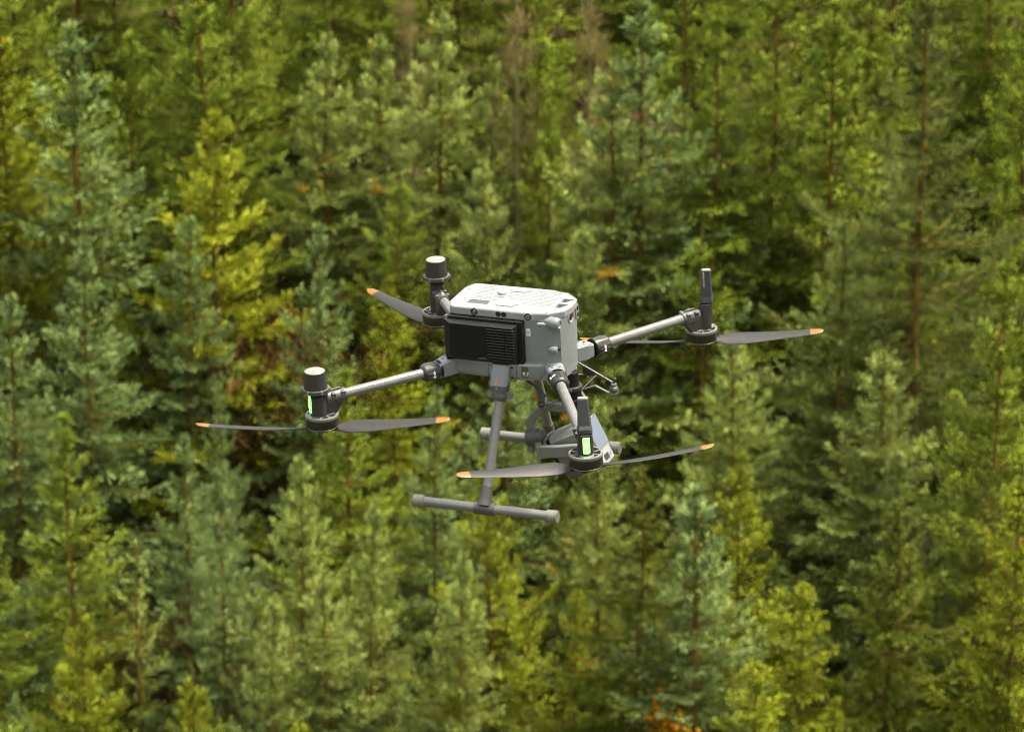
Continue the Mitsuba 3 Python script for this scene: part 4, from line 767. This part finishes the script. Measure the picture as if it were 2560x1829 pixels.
# ================================================================ the hillside
def ground_z(x, y):
    x, y = np.asarray(x, float), np.asarray(y, float)
    k = 5.0
    soft = lambda a: k * np.logaddexp(0, a / k)
    z = -8.2 + 0.42 * (soft(y - 40) - soft(y - 112)) - 0.10 * soft(y - 116)
    z = z - 0.05 * soft(-(y - 30)) * 0.3
    return z + 1.3 * (meshkit.fbm(np.stack([x / 26, y / 26, 0 * x], -1), 3, 5) - 0.5) + 0.35 * (meshkit.fbm(np.stack([x / 4, y / 4, 0 * x], -1), 3, 6) - 0.5)
TREES = '''
spruce_blue_b;-9.75;76.54;11.88;1.15;2.36;0.4;tall blue-green spruce with silvery branch tips at the upper left
spruce_olive_a;-11.33;77.46;11.22;1.00;6.17;1.8;spruce cut by the left edge with an orange-brown trunk and yellow tip
spruce_green_a;-7.06;78.86;11.22;1.10;2.93;1.3;green spruce cut by the top edge above the yellow-green pine
spruce_green_b;-8.89;78.82;9.90;1.10;1.45;1.6;green spruce with long rising branches right of the tall blue-green one
spruce_pale_a;-4.34;79.97;9.24;1.00;0.22;2.4;pale spruce near the top with a narrow tip left of the orange-flecked crown
spruce_pale_b;-3.18;80.69;8.58;0.95;0.87;0.9;pale spruce with orange flecks at its tip near the top
spruce_pale_b;-1.79;79.54;9.90;1.00;1.38;1.1;pale spruce with yellow tints touching the top edge left of the bare larches
spruce_green_a;0.86;79.44;9.90;1.00;4.56;2.1;regular green spruce standing between the two bare larches
spruce_blue_a;2.89;76.84;11.88;1.15;3.14;1.8;large blue-green spruce at the top right of the second bare larch
spruce_pale_a;-0.46;79.83;8.58;0.80;0.04;0.9;slim pale spruce in front of the left bare larch
spruce_pale_b;2.23;76.80;10.56;1.10;2.26;0.3;large bright pale spruce above the right rear arm with orange at its tip
spruce_green_b;4.61;77.53;11.22;1.00;5.62;0.2;green spruce with clear whorls against the dark gap at the top right
spruce_green_c;7.24;77.65;11.22;1.15;3.18;1.8;green spruce between the two big crowns at the top right
fir_olive;8.81;73.39;14.52;1.05;5.80;0.8;big olive fir with long upswept branches at the upper right
thin_leader;7.22;78.80;8.58;0.85;4.78;0.3;thin sparse spruce with a bare whip-like tip
spruce_pale_a;6.50;79.57;7.26;0.95;3.59;0.7;small pale spruce left of the whip-tipped tree
spruce_pale_a;5.00;78.04;8.58;0.90;0.13;1.3;pale yellowish spruce rising above the right rear antenna
spruce_pale_b;3.94;79.01;7.92;0.95;0.30;0.7;pale spruce beside the large bright one above the right rear arm
spruce_pale_b;8.77;77.38;7.92;0.90;3.75;2.1;pale spruce with orange shoots below the big olive fir
pine_yellow;-6.83;76.28;9.90;1.05;2.38;2.1;bright yellow-green pine standing out at the left
spruce_green_a;0.70;78.18;8.58;0.95;0.53;2.2;grey-green spruce right of centre above the drone body
spruce_pale_a;-0.63;77.21;7.92;1.00;3.37;0.0;pale green spruce just above the left rear dome antenna
spruce_blue_b;-7.24;74.97;8.58;0.95;0.78;1.7;bluish spruce in front of the yellow-green pine
spruce_blue_a;-9.31;73.15;9.24;1.05;2.28;0.7;bluish spruce with an orange trunk at the left edge of the left rotor
spruce_blue_b;-10.79;71.89;9.24;1.05;0.64;1.8;bluish spruce cut by the left edge at mid height
spruce_blue_a;-4.26;74.49;8.58;0.85;0.26;0.6;slim bluish spruce left of the left rear rotor
spruce_green_b;9.98;68.97;11.88;0.95;2.78;1.2;tall green spruce with a pale trunk at the right edge
spruce_pale_b;4.89;71.44;8.58;1.00;5.33;2.1;bright pale spruce with an orange tip below the right rear rotor
spruce_pale_b;7.15;72.87;9.90;1.05;4.43;0.3;broad pale spruce right of the right rear rotor
spruce_green_a;8.77;74.59;9.24;1.00;5.84;0.3;green spruce right of the broad pale one
spruce_blue_b;7.93;69.77;7.26;0.85;1.33;1.6;small bluish spruce at the lower right
spruce_blue_a;3.72;64.75;10.56;1.15;5.89;2.3;large blue-grey spruce right of the front rotor
norway_green;7.41;65.24;9.90;1.10;0.54;2.5;green spruce with drooping umbrella branches at the lower right
spruce_olive_b;4.73;66.10;9.90;1.00;4.11;1.5;yellow-green spruce behind the large blue-grey one
spruce_blue_b;9.02;68.48;5.94;0.75;2.71;1.1;small dark blue spruce in the lower right gap
norway_olive;9.72;63.49;11.88;0.95;1.63;0.0;yellowish drooping spruce cut by the right edge with a pale trunk
norway_green;9.60;67.05;9.24;0.90;6.14;0.9;green drooping spruce next to the right edge
spruce_pale_a;-3.01;66.58;8.58;0.80;1.14;1.7;slim pale spruce left of the near skid bar
spruce_pale_a;-1.04;65.39;8.58;0.85;0.25;1.3;bright conical grey-green spruce below the near skid bar
spruce_pale_b;-3.77;65.56;7.92;0.90;6.20;0.5;pale yellow-green spruce with an orange trunk left of the conical one
spruce_blue_a;-5.87;67.11;8.58;0.90;3.48;2.0;bluish spruce with an orange trunk below the left rotor
spruce_pale_a;-4.24;66.97;9.24;0.95;5.67;0.3;grey-olive spruce below the left motor
spruce_olive_a;-8.53;64.98;7.92;0.90;0.06;2.5;bright grass-green spruce at the lower left
spruce_blue_b;-9.83;64.96;5.94;0.80;5.73;1.9;small bluish spruce in the lower left corner
spruce_olive_a;-6.36;63.91;7.26;0.95;2.48;0.7;pale green spruce at the bottom left in front of the brown shrubs
spruce_pale_a;-4.96;64.86;7.92;0.90;1.65;1.7;pale yellow-green spruce at the lower left beside the brown shrubs
thin_leader;-7.77;67.48;7.26;1.00;0.48;1.9;thin dark spruce with sparse bluish whorls at the lower left
spruce_green_a;1.50;64.89;6.34;0.95;1.27;1.9;small green spruce at the bottom right of the dark gap
spruce_olive_a;-1.36;65.16;5.94;0.85;1.82;2.1;small pale spruce at the bottom below the conical one
spruce_pale_a;-1.92;65.36;5.54;0.75;4.90;2.2;smallest pale spruce at the bottom below the conical one
norway_olive;1.19;66.06;7.26;0.80;1.38;1.0;ragged yellow-olive spruce with hanging branches at the bottom centre
spruce_pale_a;3.22;66.25;5.54;0.85;5.38;1.9;pale green spruce right above the orange sapling
norway_green;2.46;65.10;10.56;1.05;0.89;0.7;green spruce with drooping pale-tipped branches under the front rotor
spruce_olive_b;-0.38;66.92;9.24;1.00;5.55;1.3;yellow-green spruce behind the near skid bar
spruce_blue_b;-6.36;72.42;6.60;0.65;2.79;0.4;slender small spruce seen at the left rotor rim
spruce_blue_a;-6.83;69.01;7.92;0.90;2.89;1.0;silvery spruce at the lower rim of the left rotor
spruce_blue_a;-1.74;69.47;8.58;0.90;2.57;2.2;grey-green spruce between the left motor and the near leg
spruce_pale_a;1.82;70.10;7.92;0.85;0.36;0.1;pale spruce right of the camera under the right rear arm
bare_larch;0.14;78.96;10.56;1.00;4.81;0.1;left one of the two bare brown larches at the top
bare_larch;1.64;80.10;9.90;1.05;1.79;1.1;right one of the two bare brown larches at the top
bare_larch;-2.24;82.08;8.58;0.90;3.89;2.0;bare brown larch at the top left of the pair
sapling_orange;3.19;63.76;7.00;0.90;0.95;1.5;small orange-leaved sapling at the bottom right of centre
brushwood;-5.53;77.37;4.20;0.75;3.75;1.6;reddish brown dead shrub between the left motor and the pine
brushwood;-7.29;69.88;3.00;0.60;4.54;1.1;brown dead shrub among the spruces at the lower left
brushwood;-8.04;69.53;2.60;0.55;4.52;1.5;smaller brown dead shrub at the lower left behind the grass-green spruce
spruce_green_c;4.06;82.73;10.09;1.11;2.75;1.3;green spruce cut by the top edge of the photo, twenty-second crown from the left
spruce_green_c;-9.18;68.43;8.79;1.10;3.31;1.9;green spruce whose tip is second from the left in the fifth row of crowns
spruce_green_b;9.66;61.96;7.06;1.08;0.26;1.8;green spruce below the bottom edge, sixth from the left
fir_green;11.98;80.18;9.54;1.01;4.93;0.7;green fir cut by the top edge of the photo, thirty-second crown from the left
spruce_green_c;13.54;86.29;8.86;0.92;1.10;2.3;green spruce cut by the top edge of the photo, thirty-third crown from the left
spruce_green_c;1.51;90.18;8.55;1.01;3.63;2.3;green spruce cut by the top edge of the photo, nineteenth crown from the left
spruce_green_b;9.49;63.55;8.16;1.11;5.58;0.0;green spruce whose tip is fourteenth from the left in the bottom row of crowns
spruce_green_b;-10.02;88.37;6.84;0.95;5.92;1.8;green spruce cut by the top edge of the photo, fifth crown from the left
spruce_olive_b;6.29;62.80;7.46;1.11;3.65;0.9;olive spruce whose tip is twelfth from the left in the bottom row of crowns
spruce_blue_b;-0.24;72.65;7.85;1.04;2.04;1.7;blue-green spruce whose tip is sixth from the left in the fourth row of crowns
fir_green;-6.50;81.02;12.37;0.99;3.73;0.3;green fir cut by the top edge of the photo, eighth crown from the left
spruce_green_c;-11.99;84.48;9.35;1.15;6.03;2.1;green spruce cut by the top edge of the photo, third crown from the left
norway_olive;5.81;64.64;8.76;0.99;5.91;1.9;drooping olive spruce whose tip is tenth from the left in the seventh row of crowns
spruce_green_b;11.86;88.80;8.77;0.93;2.23;0.8;green spruce cut by the top edge of the photo, thirtieth crown from the left
spruce_green_a;-10.62;61.56;7.15;1.06;2.52;0.1;green spruce below the bottom edge, first from the left
fir_green;-13.22;89.53;10.09;1.11;0.43;1.0;green fir cut by the top edge of the photo, second crown from the left
spruce_olive_b;4.32;61.43;7.44;1.05;4.64;2.3;olive spruce below the bottom edge, fifth from the left
fir_green;-6.84;87.88;11.23;0.91;2.14;0.7;green fir cut by the top edge of the photo, ninth crown from the left
spruce_pale_a;1.41;75.16;7.98;1.14;2.03;1.3;pale spruce whose tip is fifth from the left in the third row of crowns
spruce_green_b;-9.06;91.31;7.43;1.01;3.55;1.2;green spruce cut by the top edge of the photo, sixth crown from the left
spruce_green_b;-2.17;87.65;7.22;0.94;1.43;1.1;green spruce cut by the top edge of the photo, fifteenth crown from the left
fir_green;-1.17;85.74;11.57;0.95;4.38;2.4;green fir cut by the top edge of the photo, sixteenth crown from the left
norway_olive;0.66;60.34;8.39;1.05;3.87;1.2;drooping olive spruce below the bottom edge, fourth from the left
fir_green;7.08;84.29;12.16;0.99;5.73;1.8;green fir cut by the top edge of the photo, twenty-sixth crown from the left
fir_green;-4.45;86.09;10.27;1.00;0.36;2.0;green fir cut by the top edge of the photo, eleventh crown from the left
spruce_green_b;10.96;77.55;7.69;0.97;2.23;2.5;green spruce whose tip is twelfth from the left in the second row of crowns
spruce_green_a;-12.64;77.60;6.98;0.99;2.11;1.0;green spruce whose tip is first from the left in the third row of crowns
spruce_green_b;9.92;90.82;6.99;1.08;3.23;2.3;green spruce cut by the top edge of the photo, twenty-eighth crown from the left
spruce_green_b;-10.70;66.90;8.46;0.91;4.11;0.7;green spruce whose tip is first from the left in the sixth row of crowns
spruce_green_c;-11.01;88.60;9.61;1.05;5.77;0.5;green spruce cut by the top edge of the photo, fourth crown from the left
norway_olive;-4.26;62.12;7.75;0.91;1.96;1.4;drooping olive spruce whose tip is fourth from the left in the bottom row of crowns
spruce_green_a;4.17;75.21;8.06;1.08;2.45;0.7;green spruce whose tip is seventh from the left in the third row of crowns
fir_green;5.95;78.57;12.22;1.00;1.04;0.3;green fir cut by the top edge of the photo, twenty-fifth crown from the left
spruce_pale_b;7.87;70.67;8.79;1.13;5.89;1.8;pale spruce whose tip is ninth from the left in the fourth row of crowns
norway_green;11.14;64.48;8.66;0.97;0.18;1.2;drooping green spruce whose tip is thirteenth from the left in the seventh row of crowns
spruce_green_c;0.36;86.01;9.22;1.08;6.19;1.0;green spruce cut by the top edge of the photo, eighteenth crown from the left
spruce_blue_b;-8.03;61.03;7.79;1.05;5.15;1.9;blue-green spruce below the bottom edge, second from the left
spruce_green_a;-2.53;77.53;7.62;1.09;4.90;0.6;green spruce whose tip is fourth from the left in the second row of crowns
spruce_olive_b;-2.56;73.94;7.63;1.11;4.13;1.5;olive spruce whose tip is fifth from the left in the fourth row of crowns
spruce_green_b;4.52;92.15;7.68;1.10;2.66;0.4;green spruce cut by the top edge of the photo, twenty-third crown from the left
norway_olive;12.62;76.43;7.73;0.92;5.78;2.5;drooping olive spruce whose tip is twelfth from the left in the third row of crowns
spruce_green_b;11.76;69.99;8.14;1.13;3.63;1.0;green spruce whose tip is fifteenth from the left in the fifth row of crowns
spruce_green_c;-10.84;63.21;9.20;1.06;3.30;0.7;green spruce whose tip is first from the left in the seventh row of crowns
spruce_olive_b;-10.59;79.89;7.01;1.08;4.63;2.3;olive spruce whose tip is first from the left in the second row of crowns
fir_green;13.57;86.77;11.28;0.95;5.55;0.4;green fir cut by the top edge of the photo, thirty-fourth crown from the left
spruce_green_b;11.50;85.00;8.42;1.02;1.01;1.5;green spruce cut by the top edge of the photo, thirty-first crown from the left
norway_green;8.12;63.08;7.08;0.91;1.08;0.9;drooping green spruce whose tip is thirteenth from the left in the bottom row of crowns
spruce_green_c;8.40;83.45;9.37;1.09;1.51;1.9;green spruce cut by the top edge of the photo, twenty-seventh crown from the left
spruce_olive_b;-11.96;71.34;7.44;1.02;4.52;1.0;olive spruce whose tip is first from the left in the fifth row of crowns
spruce_green_c;10.76;61.71;8.91;1.07;4.16;1.1;green spruce whose tip is fifteenth from the left in the bottom row of crowns
fir_green;12.17;74.46;11.51;0.91;1.64;1.5;green fir whose tip is seventeenth from the left in the top row of crowns
spruce_green_b;-3.37;92.09;8.28;1.03;1.45;1.0;green spruce cut by the top edge of the photo, thirteenth crown from the left
norway_olive;4.72;62.55;8.80;1.13;5.58;0.5;drooping olive spruce whose tip is eleventh from the left in the bottom row of crowns
fir_green;-13.23;82.78;12.18;1.14;6.24;0.6;green fir cut by the top edge of the photo, first crown from the left
spruce_olive_b;-5.99;62.01;6.77;1.08;4.66;1.8;olive spruce below the bottom edge, third from the left
spruce_green_c;-12.69;77.02;9.90;1.06;6.28;1.1;green spruce whose tip is first from the left in the top row of crowns
spruce_green_b;-3.44;70.00;8.78;1.08;5.95;0.7;green spruce whose tip is fourth from the left in the fourth row of crowns
spruce_green_c;9.63;73.14;6.07;1.09;3.81;0.2;green spruce whose tip is thirteenth from the left in the fifth row of crowns
spruce_green_c;-8.78;75.51;5.68;1.12;5.50;0.6;green spruce whose tip is second from the left in the fourth row of crowns
spruce_green_c;-5.90;88.21;5.26;1.06;4.74;0.3;green spruce cut by the top edge of the photo, tenth crown from the left
spruce_blue_b;-10.26;67.73;5.97;1.01;1.31;2.2;blue-green spruce whose tip is second from the left in the seventh row of crowns
spruce_olive_b;2.95;78.91;4.26;0.95;4.01;2.2;olive spruce whose tip is sixth from the left in the third row of crowns
spruce_green_c;-4.24;90.74;4.68;0.90;1.76;0.4;green spruce cut by the top edge of the photo, twelfth crown from the left
spruce_green_c;3.57;74.73;4.94;0.91;3.83;1.4;green spruce whose tip is ninth from the left in the fifth row of crowns
norway_green;7.48;66.57;5.85;0.93;5.53;1.6;drooping green spruce whose tip is eleventh from the left in the seventh row of crowns
spruce_green_a;6.98;74.75;4.64;1.13;5.09;1.3;green spruce whose tip is eleventh from the left in the fifth row of crowns
spruce_green_c;6.12;92.72;4.65;1.00;5.24;1.6;green spruce cut by the top edge of the photo, twenty-fourth crown from the left
spruce_green_c;6.10;79.00;4.66;1.09;4.38;1.7;green spruce whose tip is eighth from the left in the third row of crowns
norway_green;1.05;71.42;4.83;1.10;1.86;0.3;drooping green spruce whose tip is sixth from the left in the sixth row of crowns
spruce_green_c;11.52;84.57;4.79;0.98;2.20;2.2;green spruce whose tip is sixteenth from the left in the top row of crowns
spruce_green_c;2.68;91.86;4.49;1.15;4.61;1.5;green spruce cut by the top edge of the photo, twenty-first crown from the left
spruce_green_a;-6.54;85.83;4.64;1.03;4.10;0.9;green spruce whose tip is fifth from the left in the top row of crowns
spruce_pale_b;2.57;81.53;4.93;1.15;4.70;1.2;pale spruce whose tip is seventh from the left in the second row of crowns
spruce_pale_a;-3.37;65.77;5.61;0.96;1.30;0.4;pale spruce whose tip is fifth from the left in the bottom row of crowns
spruce_blue_a;-9.12;82.68;4.56;0.97;5.57;1.2;blue-green spruce whose tip is second from the left in the second row of crowns
spruce_green_a;9.76;78.04;4.51;1.03;3.38;2.0;green spruce whose tip is tenth from the left in the fourth row of crowns
norway_green;-0.15;66.78;5.76;0.93;3.45;0.6;drooping green spruce whose tip is seventh from the left in the seventh row of crowns
spruce_olive_b;1.27;75.06;5.91;0.94;5.84;0.2;olive spruce whose tip is seventh from the left in the fourth row of crowns
spruce_green_c;4.51;68.21;5.77;0.92;0.82;0.6;green spruce whose tip is ninth from the left in the seventh row of crowns
'''
def grid(xs, ys):
    X, Y = np.meshgrid(xs, ys, indexing='xy')
    v = np.stack([X, Y, ground_z(X, Y)], -1).reshape(-1, 3)
    n, m = len(xs), len(ys)
    i, j = np.meshgrid(np.arange(n - 1), np.arange(m - 1), indexing='xy')
    a = (j * n + i).ravel()
    return v, np.vstack([np.stack([a, a + 1, a + n + 1], 1), np.stack([a, a + n + 1, a + n], 1)])
def litter(p, n, uv):
    a = fbm(p.x * 0.9, p.y * 0.9, 0, 4)
    b = fbm(p.x * 7, p.y * 7, 3, 4)
    c = mix((0.026, 0.019, 0.008), (0.055, 0.038, 0.014), smoothstep(0.35, 0.65, b))
    return mix(c, (0.030, 0.038, 0.006), smoothstep(0.5, 0.68, a)) * (0.6 + 0.8 * noise(p.x * 30, p.y * 30, 0))
mat('litter', base_color=proc(litter), roughness=0.95, specular=0.1)
fine_x = np.linspace(-30, 30, 121)
xs = np.concatenate([np.linspace(-900, -35, 26), fine_x, np.linspace(35, 900, 26)])
ys = np.concatenate([np.linspace(-700, 35, 26), np.linspace(40, 125, 171), np.linspace(135, 1200, 26)])
scene['ground'] = mikit.ply(grid(xs, ys), 'litter', smooth=True)
labels['ground'] = {'label': 'dark needle-strewn forest floor of the hillside, glimpsed between the trunks', 'category': 'ground', 'kind': 'structure'}

# low growth between the trunks
r_ = np.random.default_rng(77)
n_ = 60000
bx, by = r_.uniform(-22, 22, n_), r_.uniform(50, 108, n_)
keep = meshkit.fbm(np.stack([bx / 3.2, by / 3.2, 0 * bx], -1), 3, 9) > 0.36
bx, by = bx[keep], by[keep]
n_ = len(bx)
rep = 4
P = np.repeat(np.stack([bx, by, ground_z(bx, by) - 0.02], 1), rep, 0) + r_.normal(0, 0.04, (n_ * rep, 3)) * V([1, 1, 0])
D = np.stack([r_.normal(0, 0.7, n_ * rep), r_.normal(0, 0.7, n_ * rep), r_.uniform(0.5, 1.3, n_ * rep)], 1)
tone = meshkit.noise(np.stack([bx / 2, by / 2, 0 * bx + 4], -1), 3)[:, None]
c_ = np.repeat((V((0.036, 0.052, 0.003)) * (1 - tone) + V((0.060, 0.042, 0.010)) * tone) * r_.uniform(0.6, 1.4, (n_, 1)), rep * 4, 0)
scene['undergrowth'] = mikit.ply(sprigs(P, D, r_.uniform(0.15, 0.45, n_ * rep), r_.uniform(0.03, 0.08, n_ * rep), r_.uniform(0, 3, n_ * rep)), 'needles', color=c_)
labels['undergrowth'] = {'label': 'brown and green bracken and grass covering the forest floor', 'category': 'undergrowth', 'kind': 'stuff'}

# ================================================================ every tree where it stands: kind, x, y, height, girth, turn, lean, label
NAMES = {'pine_yellow': 'yellow_pine_tree', 'fir_green': 'fir_tree', 'fir_olive': 'fir_tree', 'bare_larch': 'bare_larch_tree', 'sapling_orange': 'orange_sapling', 'brushwood': 'dead_shrub'}
for row in TREES.strip().split('\n'):
    k, x, y, h, girth, turn, lean, label = row.split(';')
    x, y, h, girth, turn, lean = map(float, (x, y, h, girth, turn, lean))
    key = number(NAMES.get(k, 'spruce_tree'))
    s = h / KINDS[k]
    scene[key] = {'type': 'instance', 'group': {'type': 'ref', 'id': k},
                  'to_world': T().translate([x, y, float(ground_z(x, y)) - 0.05]).rotate([math.cos(turn), math.sin(turn), 0], lean).rotate([0, 0, 1], math.degrees(turn)).scale([s * girth, s * girth, s])}
    what = 'tree' if k not in ('brushwood', 'sapling_orange') else {'brushwood': 'shrub', 'sapling_orange': 'sapling'}[k]
    labels[key] = {'label': label, 'category': what}
    if what == 'tree':
        labels[key]['group'] = 'conifers on the hillside'
